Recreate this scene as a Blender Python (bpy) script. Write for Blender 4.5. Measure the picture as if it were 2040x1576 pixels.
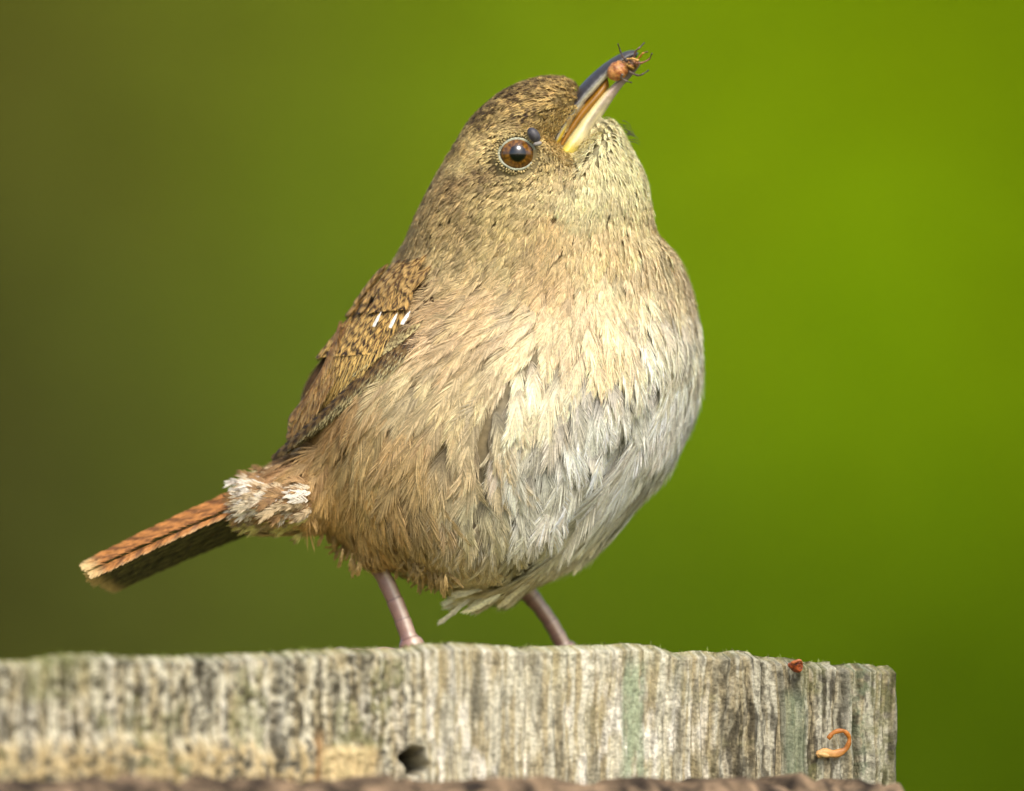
import bpy, math, random
import numpy as np
from mathutils import Vector
from mathutils.bvhtree import BVHTree

rng = np.random.default_rng(7)
random.seed(7)
SC = bpy.context.scene
COL = SC.collection
for o in list(bpy.data.objects):
    bpy.data.objects.remove(o)

# ------------------------------------------------------------------ camera
S = 0.000065                    # metres per photograph pixel at the bird
D = 3.0                         # camera to bird
ZTOP = 1.2                      # top of the post above the ground
ZMID = ZTOP + (1290 - 788) * S
CAMZ = ZTOP - 0.03
PITCH = math.atan2(ZMID - CAMZ, D)
DF = D / math.cos(PITCH)
cam_d = bpy.data.cameras.new('camera')
cam = bpy.data.objects.new('camera', cam_d)
COL.objects.link(cam)
cam.location = (0, -D, CAMZ)
cam.rotation_euler = (math.pi / 2 + PITCH, 0, 0)
cam_d.sensor_fit = 'HORIZONTAL'
cam_d.sensor_width = 36
cam_d.lens = 36 * DF / (2040 * S)
cam_d.clip_start = 0.05
cam_d.clip_end = 3000
cam_d.dof.use_dof = True
cam_d.dof.focus_distance = DF - 0.004
cam_d.dof.aperture_fstop = cam_d.lens / 72.0
SC.camera = cam

# ------------------------------------------------------------------ sky, sun, exposure
SUN_EL, SUN_AZ = 46, 18          # degrees; azimuth to the right of straight behind the camera
w = bpy.data.worlds.new('World')
SC.world = w
w.use_nodes = True
nt = w.node_tree
bg = nt.nodes['Background']
sky = nt.nodes.new('ShaderNodeTexSky')
sky.sky_type = 'NISHITA'
sky.sun_disc = False
sky.sun_elevation = math.radians(SUN_EL)
sky.sun_rotation = math.radians(180 - SUN_AZ)
sky.air_density = 1.0
sky.dust_density = 3.0
nt.links.new(sky.outputs[0], bg.inputs[0])
bg.inputs[1].default_value = 0.13
sd = bpy.data.lights.new('sun', 'SUN')
sun = bpy.data.objects.new('sun', sd)
COL.objects.link(sun)
sd.energy = 1.5
sd.angle = math.radians(25)
sd.color = (1.0, 0.975, 0.92)
el, az = math.radians(SUN_EL), math.radians(SUN_AZ)
sdir = Vector((math.sin(az) * math.cos(el), -math.cos(az) * math.cos(el), math.sin(el)))
sun.rotation_euler = (-sdir).to_track_quat('-Z', 'Y').to_euler()
sun.location = (2, -4, 6)
SC.view_settings.view_transform = 'Standard'
SC.view_settings.look = 'None'
SC.view_settings.exposure = 0.8
SC.view_settings.gamma = 1.0
SC.cycles.use_denoising = True
SC.cycles.max_bounces = 6
SC.cycles.transparent_max_bounces = 4

# ------------------------------------------------------------------ helpers
FW = np.array([0, math.cos(PITCH), math.sin(PITCH)])
UP = np.array([0, -math.sin(PITCH), math.cos(PITCH)])
CP = np.array([0, -D, CAMZ])


def P(px, py, Y):
    """the point of the place that measures (px, py) on the photograph at depth Y (metres, bird at 0)"""
    px, py, Y = np.broadcast_arrays(np.asarray(px, float), np.asarray(py, float), np.asarray(Y, float))
    d = FW + np.multiply.outer((px - 1020) * S / DF, np.array([1., 0, 0])) + np.multiply.outer((788 - py) * S / DF, UP)
    t = (Y - CP[1]) / d[..., 1]
    return CP + d * t[..., None]


def unP(p):
    r = np.asarray(p) - CP
    dep = r @ FW
    return 1020 + r[..., 0] / dep * DF / S, 788 - (r @ UP) / dep * DF / S


def lin(c):
    c = np.asarray(c, float) / 255.0
    return np.where(c <= 0.04045, c / 12.92, ((c + 0.055) / 1.055) ** 2.4)


def norm(v):
    return v / np.maximum(np.linalg.norm(v, axis=-1, keepdims=True), 1e-12)


def sstep(a, b, x):
    t = np.clip((x - a) / (b - a), 0, 1)
    return t * t * (3 - 2 * t)


_tab = np.random.default_rng(3).random((256, 256))


def vnoise(x, y):
    xi, yi = np.floor(x).astype(int), np.floor(y).astype(int)
    fx, fy = x - xi, y - yi
    fx, fy = fx * fx * (3 - 2 * fx), fy * fy * (3 - 2 * fy)
    g = lambda a, b: _tab[a & 255, b & 255]
    return (g(xi, yi) * (1 - fx) + g(xi + 1, yi) * fx) * (1 - fy) + (g(xi, yi + 1) * (1 - fx) + g(xi + 1, yi + 1) * fx) * fy


def fbm(x, y, o=4):
    r, a, t = 0, 1.0, 0
    for k in range(o):
        r = r + a * vnoise(x * 2 ** k + 17.3 * k, y * 2 ** k + 5.1 * k)
        t += a
        a *= 0.55
    return r / t


def raw_mesh(name, verts, loops, starts, totals, col=None, smooth=True):
    me = bpy.data.meshes.new(name)
    me.vertices.add(len(verts))
    me.vertices.foreach_set('co', np.ascontiguousarray(verts, dtype=np.float32).ravel())
    me.loops.add(len(loops))
    me.loops.foreach_set('vertex_index', np.ascontiguousarray(loops, dtype=np.int32))
    me.polygons.add(len(starts))
    me.polygons.foreach_set('loop_start', np.ascontiguousarray(starts, dtype=np.int32))
    me.polygons.foreach_set('loop_total', np.ascontiguousarray(totals, dtype=np.int32))
    me.polygons.foreach_set('use_smooth', np.full(len(starts), smooth))
    me.update(calc_edges=True)
    if col is not None:
        ca = me.color_attributes.new('Col', 'FLOAT_COLOR', 'POINT')
        c4 = np.ones((len(verts), 4), np.float32)
        c4[:, :3] = col
        ca.data.foreach_set('color', c4.ravel())
    return me


def quads(n_u, n_v, wrap=False):
    """quad indices of an (n_u, n_v) vertex grid; wrap closes the second direction"""
    i = np.arange(n_u - 1)[:, None]
    j = np.arange(n_v if wrap else n_v - 1)[None, :]
    j2 = (j + 1) % n_v
    return np.stack([i * n_v + j, i * n_v + j2, (i + 1) * n_v + j2, (i + 1) * n_v + j], -1).reshape(-1, 4)


def quad_mesh(name, verts, q, col=None, smooth=True):
    q = np.asarray(q)
    return raw_mesh(name, verts, q.ravel(), np.arange(len(q)) * 4, np.full(len(q), 4), col, smooth)


def obj(name, me, mat=None, parent=None, **kw):
    o = bpy.data.objects.new(name, me)
    COL.objects.link(o)
    if parent is not None:
        o.parent = parent
        o.matrix_parent_inverse = parent.matrix_world.inverted() if parent.type != 'EMPTY' else MPI(parent)
    if mat is not None and me is not None:
        me.materials.append(mat)
    for k, v in kw.items():
        o[k] = v
    return o


def MPI(parent):
    from mathutils import Matrix
    return Matrix.Translation(-Vector(parent.location))


def empty(name, loc, label, category, group=None):
    o = bpy.data.objects.new(name, None)
    COL.objects.link(o)
    o.location = loc
    o.empty_display_size = 0.01
    o['label'] = label
    o['category'] = category
    if group:
        o['group'] = group
    return o


def tube(pts, rad, n=12, flat=None, cap=True):
    """rings round a polyline; rad (m,) or (m,2) for the two cross axes; returns verts, quads"""
    pts = np.asarray(pts, float)
    rad = np.asarray(rad, float)
    if rad.ndim == 1:
        rad = np.stack([rad, rad], 1)
    if cap:
        t0, t1 = pts[1] - pts[0], pts[-1] - pts[-2]
        pts = np.vstack([pts[0], pts, pts[-1]])
        rad = np.vstack([rad[0] * 1e-3, rad, rad[-1] * 1e-3])
    tan = np.gradient(pts, axis=0)
    if cap:
        tan[0] = tan[1] = t0
        tan[-1] = tan[-2] = t1
    tan = norm(tan)
    ref = np.array([0, -1., 0]) if flat is None else np.asarray(flat, float)
    u = norm(ref - tan * (tan @ ref)[:, None])
    v = np.cross(tan, u)
    a = np.arange(n) / n * 2 * math.pi
    V = pts[:, None] + u[:, None] * (rad[:, 0, None] * np.cos(a))[..., None] + v[:, None] * (rad[:, 1, None] * np.sin(a))[..., None]
    return V.reshape(-1, 3), quads(len(pts), n, True)


def catmull(pts, n):
    pts = np.asarray(pts, float)
    k = np.linspace(0, len(pts) - 1, n)
    q = np.vstack([2 * pts[0] - pts[1], pts, 2 * pts[-1] - pts[-2]])
    i = np.minimum(k.astype(int), len(pts) - 2)
    t = (k - i)[:, None]
    a, b, c, d = q[i], q[i + 1], q[i + 2], q[i + 3]
    return 0.5 * (2 * b + (c - a) * t + (2 * a - 5 * b + 4 * c - d) * t ** 2 + (3 * b - a - 3 * c + d) * t ** 3)


# ------------------------------------------------------------------ materials
def material(name, color=(0.5, 0.5, 0.5), rough=0.6, attr=False, noise=None, spec=0.5, transl=0.0, coat=0.0, bump=None, sss=0.0):
    m = bpy.data.materials.new(name)
    m.use_nodes = True
    N, L = m.node_tree.nodes, m.node_tree.links
    b = N['Principled BSDF']
    b.inputs['Roughness'].default_value = rough
    b.inputs['Specular IOR Level'].default_value = spec
    b.inputs['Coat Weight'].default_value = coat
    b.inputs['Coat Roughness'].default_value = 0.03
    b.inputs['Base Color'].default_value = (*color, 1)
    if sss:
        b.inputs['Subsurface Weight'].default_value = sss
        b.inputs['Subsurface Radius'].default_value = (0.001, 0.0006, 0.0004)
        b.inputs['Subsurface Scale'].default_value = 1.0
    src = None
    if attr:
        a = N.new('ShaderNodeVertexColor')
        a.layer_name = 'Col'
        src = a.outputs['Color']
    if noise:
        scale, amt = noise
        tc = N.new('ShaderNodeTexCoord')
        nz = N.new('ShaderNodeTexNoise')
        nz.inputs['Scale'].default_value = scale
        nz.inputs['Detail'].default_value = 5
        L.new(tc.outputs['Object'], nz.inputs['Vector'])
        mr = N.new('ShaderNodeMapRange')
        mr.inputs['From Min'].default_value = 0.3
        mr.inputs['From Max'].default_value = 0.7
        mr.inputs['To Min'].default_value = 1 - amt
        mr.inputs['To Max'].default_value = 1 + amt
        L.new(nz.outputs['Fac'], mr.inputs['Value'])
        mx = N.new('ShaderNodeVectorMath')
        mx.operation = 'MULTIPLY'
        if src is not None:
            L.new(src, mx.inputs[0])
        else:
            mx.inputs[0].default_value = color
        L.new(mr.outputs[0], mx.inputs[1])
        src = mx.outputs[0]
    if src is not None:
        L.new(src, b.inputs['Base Color'])
    if bump:
        scale, st, dist = bump
        tc = N.new('ShaderNodeTexCoord')
        nz = N.new('ShaderNodeTexNoise')
        nz.inputs['Scale'].default_value = scale
        nz.inputs['Detail'].default_value = 4
        L.new(tc.outputs['Object'], nz.inputs['Vector'])
        bp = N.new('ShaderNodeBump')
        bp.inputs['Strength'].default_value = st
        bp.inputs['Distance'].default_value = dist
        L.new(nz.outputs['Fac'], bp.inputs['Height'])
        L.new(bp.outputs['Normal'], b.inputs['Normal'])
    if transl:
        tr = N.new('ShaderNodeBsdfTranslucent')
        if src is not None:
            L.new(src, tr.inputs['Color'])
        else:
            tr.inputs['Color'].default_value = (*color, 1)
        ms = N.new('ShaderNodeMixShader')
        ms.inputs[0].default_value = transl
        L.new(b.outputs[0], ms.inputs[1])
        L.new(tr.outputs[0], ms.inputs[2])
        L.new(ms.outputs[0], N['Material Output'].inputs['Surface'])
    return m


M_FEATHER = material('feather', rough=0.6, attr=True, noise=(3000, 0.18), spec=0.25, transl=0.18)
M_FLIGHT = material('flight_feather', rough=0.5, attr=True, noise=(2500, 0.2), spec=0.3, transl=0.1)
M_SKIN = material('down_skin', rough=0.9, attr=True, noise=(900, 0.3), spec=0.1)
M_BILL = material('horn', rough=0.42, attr=True, noise=(700, 0.14), spec=0.5, bump=(900, 0.5, 0.0005))
M_MOUTH = material('mouth_lining', color=tuple(lin((144, 98, 14))), rough=0.4, noise=(600, 0.2))
M_EYE = material('eyeball', rough=0.25, attr=True, noise=(2600, 0.3), coat=1.0, spec=0.3)
M_LID = material('eyelid', color=tuple(lin((172, 172, 146))), rough=0.75, noise=(2500, 0.35), bump=(3000, 0.6, 0.0003))
M_LEG = material('leg_skin', rough=0.35, attr=True, noise=(800, 0.16), spec=0.5, bump=(2200, 0.3, 0.0003), sss=0.15)
M_CLAW = material('claw', color=(0.05, 0.035, 0.03), rough=0.35, noise=(900, 0.2))
M_WOOD = material('weathered_wood', rough=0.85, attr=True, noise=(2600, 0.28), spec=0.15, bump=(2200, 0.5, 0.0006))
M_WOODSIDE = material('weathered_wood_plain', color=(0.2, 0.17, 0.11), rough=0.9, noise=(160, 0.4), spec=0.1, bump=(300, 0.5, 0.002))
M_RAIL = material('rough_brown_wood', rough=0.9, attr=True, noise=(500, 0.35), spec=0.1, bump=(700, 0.6, 0.001))
M_SPIDER = material('spider_skin', rough=0.4, attr=True, noise=(2600, 0.3), bump=(3500, 0.5, 0.0003))
M_TICK = material('tick_shell', rough=0.5, attr=True, noise=(1800, 0.3), coat=0.0)
M_SCALE = material('dry_bud_scale', rough=0.5, attr=True, noise=(900, 0.3), bump=(1400, 0.5, 0.0004))
M_LEAF = material('leaves', rough=0.7, attr=True, noise=(20, 0.15), spec=0.04, transl=0.3)
M_GROUND = material('meadow_ground', color=(0.06, 0.085, 0.012), rough=0.95, noise=(3, 0.4), spec=0.03)
M_MOSS = material('moss', color=(0.16, 0.2, 0.03), rough=0.9, noise=(1500, 0.3), transl=0.2)

# ------------------------------------------------------------------ the setting: ground and the green mass far behind
g = 60
xs = np.concatenate([np.linspace(-1500, -30, 12), np.linspace(-25, 25, g), np.linspace(30, 1500, 12)])
ys = np.concatenate([np.linspace(-1500, -10, 10), np.linspace(-8, 40, g), np.linspace(50, 1500, 12)])
X, Yg = np.meshgrid(xs, ys, indexing='ij')
Zg = (fbm(X * 0.35 + 50, Yg * 0.35 + 50) - 0.5) * 0.12 * (np.abs(X) < 30)
Zg = Zg + np.clip((Yg - 9.4) / 0.8, 0, 3.6)
near = (np.abs(X) < 1.2) & (np.abs(Yg) < 1.2)
Zg = np.where(near, 0, Zg)
ground = obj('ground', quad_mesh('ground', np.stack([X, Yg, Zg], -1).reshape(-1, 3), quads(len(xs), len(ys))[:, ::-1]), M_GROUND,
             kind='structure', label='green meadow ground under and behind the post', category='ground')


def leaf_bank(name, n, xr, zr, colfun, size, label, category, seed):
    """leaves growing on the bank, turned to the light"""
    r = np.random.default_rng(seed)
    x, z = r.uniform(*xr, n), r.uniform(*zr, n)
    up = 0.22 * r.random(n) ** 1.5 + 0.15 * fbm(x * 1.6 + 7, z * 1.6 + 3, 3)
    p = np.stack([x, 9.4 + 0.8 * z - up * 0.75, z + up * 0.65], -1)
    a = norm(r.normal(size=(n, 3)) * 0.6 + np.array([0, -0.6, -0.5]))
    nn = norm(r.normal(size=(n, 3)) * 0.38 + np.array([0.15, -0.75, 0.75]))
    b = norm(np.cross(nn, a))
    a = np.cross(b, nn)
    L = size * r.uniform(0.6, 1.3, n)[:, None]
    W = L * 0.3
    V = np.stack([p - a * L * 0.5, p - a * L * 0.1 + b * W - nn * L * 0.04, p + a * L * 0.25 + b * W * 0.8, p + a * L * 0.55 - nn * L * 0.12,
                  p + a * L * 0.25 - b * W * 0.8, p - a * L * 0.1 - b * W - nn * L * 0.04], 1).reshape(-1, 3)
    pat = np.array([0, 1, 2, 3, 0, 3, 4, 5])
    loops = (np.arange(n)[:, None] * 6 + pat).ravel()
    c = colfun(p, r)
    return obj(name, raw_mesh(name, V, loops, np.arange(2 * n) * 4, np.full(2 * n, 4), np.repeat(c, 6, 0)), M_LEAF,
               kind='stuff', label=label, category=category)


BANK = [  # x, height, leaf colour; light and shade of the bank are painted in
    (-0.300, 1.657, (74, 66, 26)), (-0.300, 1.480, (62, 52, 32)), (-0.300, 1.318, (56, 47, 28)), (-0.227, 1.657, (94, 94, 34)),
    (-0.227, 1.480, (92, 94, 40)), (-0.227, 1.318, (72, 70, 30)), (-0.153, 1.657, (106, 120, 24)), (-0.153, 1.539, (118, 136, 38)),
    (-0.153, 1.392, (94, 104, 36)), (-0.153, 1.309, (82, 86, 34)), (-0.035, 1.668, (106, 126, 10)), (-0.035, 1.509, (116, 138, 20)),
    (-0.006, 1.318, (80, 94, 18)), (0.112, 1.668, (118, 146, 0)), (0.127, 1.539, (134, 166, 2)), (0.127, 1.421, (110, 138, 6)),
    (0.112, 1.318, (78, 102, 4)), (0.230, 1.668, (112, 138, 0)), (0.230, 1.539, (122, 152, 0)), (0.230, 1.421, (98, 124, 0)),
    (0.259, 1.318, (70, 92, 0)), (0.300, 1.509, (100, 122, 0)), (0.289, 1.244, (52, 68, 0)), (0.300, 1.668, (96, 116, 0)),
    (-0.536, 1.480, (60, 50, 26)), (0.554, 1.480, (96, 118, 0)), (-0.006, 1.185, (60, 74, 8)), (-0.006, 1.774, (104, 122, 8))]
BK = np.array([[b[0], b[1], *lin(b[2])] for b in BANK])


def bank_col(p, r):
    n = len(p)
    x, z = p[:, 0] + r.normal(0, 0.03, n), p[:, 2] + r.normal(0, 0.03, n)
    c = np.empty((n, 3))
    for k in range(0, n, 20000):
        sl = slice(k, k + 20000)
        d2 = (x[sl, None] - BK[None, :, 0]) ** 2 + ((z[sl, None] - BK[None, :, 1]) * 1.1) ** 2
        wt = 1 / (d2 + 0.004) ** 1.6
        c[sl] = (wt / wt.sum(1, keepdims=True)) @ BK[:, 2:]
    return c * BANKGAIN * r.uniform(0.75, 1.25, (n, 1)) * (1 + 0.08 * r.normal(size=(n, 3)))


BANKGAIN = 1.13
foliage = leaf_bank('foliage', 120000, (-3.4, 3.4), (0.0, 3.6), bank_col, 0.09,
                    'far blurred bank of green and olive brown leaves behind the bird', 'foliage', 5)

# ------------------------------------------------------------------ the post
ROT = math.atan(0.48)


def post_front(px):
    return -0.48 * (1795 - np.asarray(px, float)) * S + 0.002


prof_x = [-260, 0, 60, 110, 140, 200, 300, 380, 450, 520, 600, 700, 760, 800, 870, 910, 960, 1050, 1150, 1220, 1280, 1310, 1345, 1380, 1420, 1490, 1530, 1560, 1600, 1650, 1690, 1720, 1760, 1795]
prof_y = [1318, 1317, 1314, 1307, 1302, 1303, 1309, 1306, 1303, 1301, 1295, 1291, 1290, 1291, 1282, 1281, 1283, 1288, 1286, 1284, 1281, 1284, 1298, 1299, 1297, 1299, 1307, 1312, 1312, 1318, 1325, 1322, 1326, 1329]


def prof(px):
    px = np.asarray(px, float)
    rough = 6 * (fbm(px / 16, px * 0 + 3.3, 3) - 0.5) + 5 * (fbm(px / 45, px * 0 + 9.3, 2) - 0.5)
    return np.interp(px, prof_x, prof_y) + rough * (0.8 + 0.9 * sstep(1350, 1550, px))


post = empty('fence_post', tuple(P(900, 1290, 0.01) * [1, 1, 0]), 'weathered grey wooden post with mossy vertical grain carrying the bird', 'post')
nx, nz = 900, 190
pxs = np.linspace(-260, 1795, nx)
tz = np.linspace(0, 1, nz)
PX, TZ = np.meshgrid(pxs, tz, indexing='ij')
PT = prof(PX)
PY = PT + TZ * (1640 - PT)
# grain: vertical ridges and furrows, a little wavy
wv = PX + 10 * (fbm(PX / 140, PY / 160 + 4) - 0.5) * 2 + 3 * (fbm(PX / 30, PY / 60) - 0.5)
ridge_big = fbm(wv / 34, PY / 600 + 2, 2)
ridge_mid = fbm(wv / 11 + 31, PY / 300, 2)
ridge_fin = fbm(wv / 4 + 77, PY / 90, 2)
clump = fbm(PX / 11 + 5, PY / 15 + 7, 3)
right = sstep(1300, 1560, PX)
mid = sstep(760, 900, PX) * (1 - sstep(1380, 1480, PX))
Hh = 1.5 * (ridge_big - 0.5) + (1.1 + 0.6 * right) * (ridge_mid - 0.5) + 0.55 * (ridge_fin - 0.5) + (0.9 * (1 - right) * (1 - 0.6 * mid)) * (clump - 0.5)
crack = sstep(0.34, 0.22, fbm(wv / 19 + 13, PY / 420 + 1, 2))
Hh -= 1.6 * crack * (1 - 0.6 * mid)
# weathered edge rounds off at the top and at the right arris
edge = sstep(0, 16, PY - PT)
Hh -= 2.2 * (1 - edge) * (0.5 + fbm(PX / 13, PY / 13 + 2, 2))
Hh -= 2.5 * sstep(1783, 1797, PX)
# a lower lip on the left, and the dark hole
lip = sstep(1462, 1500, PY + 60 * (fbm(PX / 45, PY / 200) - 0.5)) * sstep(640, 615, PX)
Hh += 1.6 * lip
lip2 = sstep(1475, 1500, PY) * sstep(625, 650, PX) * sstep(760, 735, PX)
Hh += 0.8 * lip2
hd = np.hypot((PX - 826 + 4 * np.sin(PY / 7)) / 25, (PY - 1517) / 30)
hole = sstep(1.1, 0.72, hd)
Hh -= 11 * hole
Hh *= 0.001
V = P(PX, PY, post_front(PX))
nrm = np.array([math.sin(ROT), -math.cos(ROT), 0])
V = V + nrm * Hh[..., None]
# colours of the wood itself: bleached fibres, tan, dark streaks, moss, lichen; plus painted light on the lip, shade in the hole
pale, tan_, grey, dark = lin((206, 198, 168)), lin((176, 160, 118)), lin((136, 130, 106)), lin((60, 53, 38))
moss, white, lich, buff = lin((134, 134, 66)), lin((236, 228, 206)), lin((152, 166, 126)), lin((190, 164, 106))


def mix(c, d, t):
    return c * (1 - t[..., None]) + d * t[..., None]


st1 = fbm(wv / 9 + 201, PY / 130 + 3, 3)
st2 = fbm(wv / 26 + 101, PY / 200 + 3, 3)
sp = fbm(PX / 9 + 3, PY / 12 + 60, 3)
C = mix(np.broadcast_to(tan_, PX.shape + (3,)), np.broadcast_to(pale, PX.shape + (3,)), sstep(0.38, 0.62, st1))
C = mix(C, grey, 0.8 * sstep(0.52, 0.68, st2))
C = mix(C, white, (0.35 + 0.5 * sstep(0.3, 1, mid) * sstep(1340, 1450, PY)) * sstep(0.56, 0.68, fbm(wv / 22 + 7, PY / 110 + 30, 3)) * (1 - 0.7 * right))
C = mix(C, dark, (0.75 - 0.35 * mid) * sstep(0.55, 0.68, fbm(wv / 7 + 300, PY / 60 + 6, 3)))
C = mix(C, dark, (0.8 - 0.5 * mid) * sstep(0.52, 0.66, sp) * (1 - 0.4 * right))
C = mix(C, moss, 0.4 * sstep(0.5, 0.66, fbm(PX / 70 + 12, PY / 90, 3)) * sstep(0.25, 0.6, clump) * (1 - 0.65 * mid))
C = mix(C, moss, 0.45 * sstep(18, 0, PY - PT) * (0.4 + sp))
C = mix(C, moss * 0.8, 0.6 * np.exp(-((PX - 120) / 70) ** 2) * sstep(1430, 1310, PY))
C = mix(C, lich, 0.75 * np.exp(-((wv + 16 * (st2 - 0.5) - 1265) / 25) ** 4) * sstep(1295, 1345, PY) * sstep(0.25, 0.6, st1 * 0.6 + sp * 0.4))
C = mix(C, lich, 0.6 * np.exp(-((wv - 1580) / 22) ** 4) * sstep(1360, 1400, PY))
C = mix(C, lich * 0.8, 0.5 * np.exp(-((wv + 30 * (st2 - 0.5) - 1715) / 16) ** 4) * sstep(0.3, 0.6, sp))
C = mix(C, buff, 0.8 * lip * sstep(0.66, 0.45, sp))  # lit top of the lip painted as a paler buff band
C = mix(C, lin((150, 105, 50)), 0.8 * np.exp(-((PX - 632 + (PY - 1500) * 0.1) / 11) ** 2) * sstep(1440, 1480, PY))
C = mix(C, lin((226, 196, 130)), 0.8 * lip2 * (0.4 + st1))
C = C * (1 - 0.3 * right[..., None] * (0.6 + 0.8 * st2[..., None]))      # darker timber towards the arris
C = mix(C, dark * 0.3, hole)  # shade inside the hole painted near black
C = C * 0.82 + (C @ np.array([0.3, 0.6, 0.1]))[..., None] * np.array([1.0, 0.97, 0.86]) * 0.17     # bleached grey timber
q = quads(nx, nz)[:, ::-1]
front = obj('front_face', quad_mesh('front_face', V.reshape(-1, 3), q, np.clip(C.reshape(-1, 3), 0, 1)), M_WOOD, post)

# top, end grain: slopes a little down behind the front lip
THICK = 0.058
nt_ = 60
dep = np.linspace(0, 1, nt_)
TX, TD = np.meshgrid(pxs[::2], dep, indexing='ij')
Fv = V[::2, 0]                                     # front lip line
back = -nrm
Vt = Fv[:, None] + back * (TD * THICK)[..., None]
topz = P(TX, np.interp(TX, prof_x, prof_y), post_front(TX))[..., 2]
drop = 0.0013 * sstep(0, 0.1, TD) - 0.0009 * (fbm(TX / 18, TD * 22 + 3, 3) - 0.5) * sstep(0, 0.06, TD)
Vt[..., 2] = Fv[:, None, 2] * (1 - sstep(0, 0.12, TD)) + topz * sstep(0, 0.12, TD) - drop
Ct = mix(np.broadcast_to(tan_, TX.shape + (3,)), moss, sstep(0.4, 0.65, fbm(TX / 30, TD * 8, 3)))
Ct = mix(Ct, dark, 0.6 * sstep(0.5, 0.7, fbm(TX / 8, TD * 30 + 8, 3)))
obj('top_end', quad_mesh('top_end', Vt.reshape(-1, 3), quads(len(pxs[::2]), nt_), Ct.reshape(-1, 3)), M_WOOD, post)


def top_z(x, y):
    pts = Vt.reshape(-1, 3)
    i = np.argmin((pts[:, 0] - x) ** 2 + (pts[:, 1] - y) ** 2)
    return pts[i, 2]


# the rest of the post down to the ground: sides, back and lower front
lowz = V[:, -1]
zl = float(lowz[:, 2].mean())
lowf = lowz[::30]
br = (lowf + back * THICK)[::-1]
loopxy = np.vstack([lowf[:, :2], br[:, :2]])
nlo = len(loopxy)
zz = np.linspace(0, 1, 10)
Vl = np.concatenate([np.column_stack([loopxy, np.concatenate([lowf[:, 2], br[:, 2]]) * (1 - t) + (-0.25) * t]) for t in zz])
obj('lower_shaft', quad_mesh('lower_shaft', Vl, quads(10, nlo, True)), M_WOODSIDE, post)
# right and left side and back of the upper block
for nm, col_i in (('side_face', -1), ('side_face', 0)):
    f_line = V[col_i]
    k = 14
    tt = np.linspace(0, 1, k)
    W_ = f_line[:, None] * 1.0 + back * (tt * THICK)[:, None]
    W_[0, :, 2] = np.interp(tt, dep, Vt[col_i, :, 2])
    zfr = np.linspace(1, 0, nz)[:, None]
    W_[..., 2] = W_[-1, :, 2] + (W_[0, :, 2] - W_[-1, :, 2]) * zfr
    obj(nm, quad_mesh(nm, W_.reshape(-1, 3), quads(nz, k) if col_i == -1 else quads(nz, k)[:, ::-1]), M_WOODSIDE, post)
bt = Vt[:, -1]
bb = bt.copy()
bb[:, 2] = zl
W_ = bt[:, None] + (bb - bt)[:, None] * np.linspace(0, 1, 6)[:, None]
obj('back_face', quad_mesh('back_face', W_.reshape(-1, 3), quads(len(bt), 6)), M_WOODSIDE, post)

# rough brown rail nailed along the front of the post, far out of focus
n1, n2 = 420, 26
rx = np.linspace(-1100, 1628, n1)
RT = 0.030
a = np.arange(n2) / n2 * 2 * math.pi
hz = 0.045
base = P(rx, 1550 + 0 * rx, post_front(rx))[:, :2]
off_n = 0.002 + RT / 2
ctr = np.column_stack([base + nrm[:2] * off_n, np.zeros(n1)])
zt_r = P(rx, 1560 + 26 * (fbm(rx / 38, rx * 0 + 2, 3) - 0.5) + 16 * sstep(1580, 1628, rx), post_front(rx) - RT)[:, 2]
sq = lambda v: np.sign(v) * np.abs(v) ** 0.45
Vr = ctr[:, None] + nrm * (sq(np.cos(a)) * RT / 2)[None, :, None]
Vr[..., 2] = (zt_r - hz / 2)[:, None] + sq(np.sin(a))[None] * hz / 2
lump = 0.003 * (fbm(rx[:, None] / 24 + 3, a[None] * 5 + rx[:, None] * 0, 3) - 0.5)
Vr = Vr + nrm * (lump * np.maximum(np.cos(a), 0))[..., None]
Vr[..., 2] += lump * 1.2 * np.maximum(np.sin(a), 0)
cr = fbm(rx[:, None] / 20 + 9, a[None] * 6 + rx[:, None] * 0, 3)
Cr = mix(np.broadcast_to(lin((56, 48, 40)), cr.shape + (3,)), lin((146, 122, 94)), sstep(0.3, 0.68, cr))
Vr = np.vstack([Vr.reshape(-1, 3), Vr[0].mean(0), Vr[-1].mean(0)])
qr = quads(n1, n2, True)
lps = list(qr.ravel()); sts = list(np.arange(len(qr)) * 4); tts = [4] * len(qr)
for j in range(n2):
    j2 = (j + 1) % n2
    for tri in ((n1 * n2, j2, j), (n1 * n2 + 1, (n1 - 1) * n2 + j, (n1 - 1) * n2 + j2)):
        sts.append(len(lps)); tts.append(3); lps += tri
obj('rail', raw_mesh('rail', Vr, lps, sts, tts, np.vstack([Cr.reshape(-1, 3), Cr[0, :1], Cr[-1, :1]])), M_RAIL,
    label='rough dark brown wooden rail along the foot of the grey post', category='rail')

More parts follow.
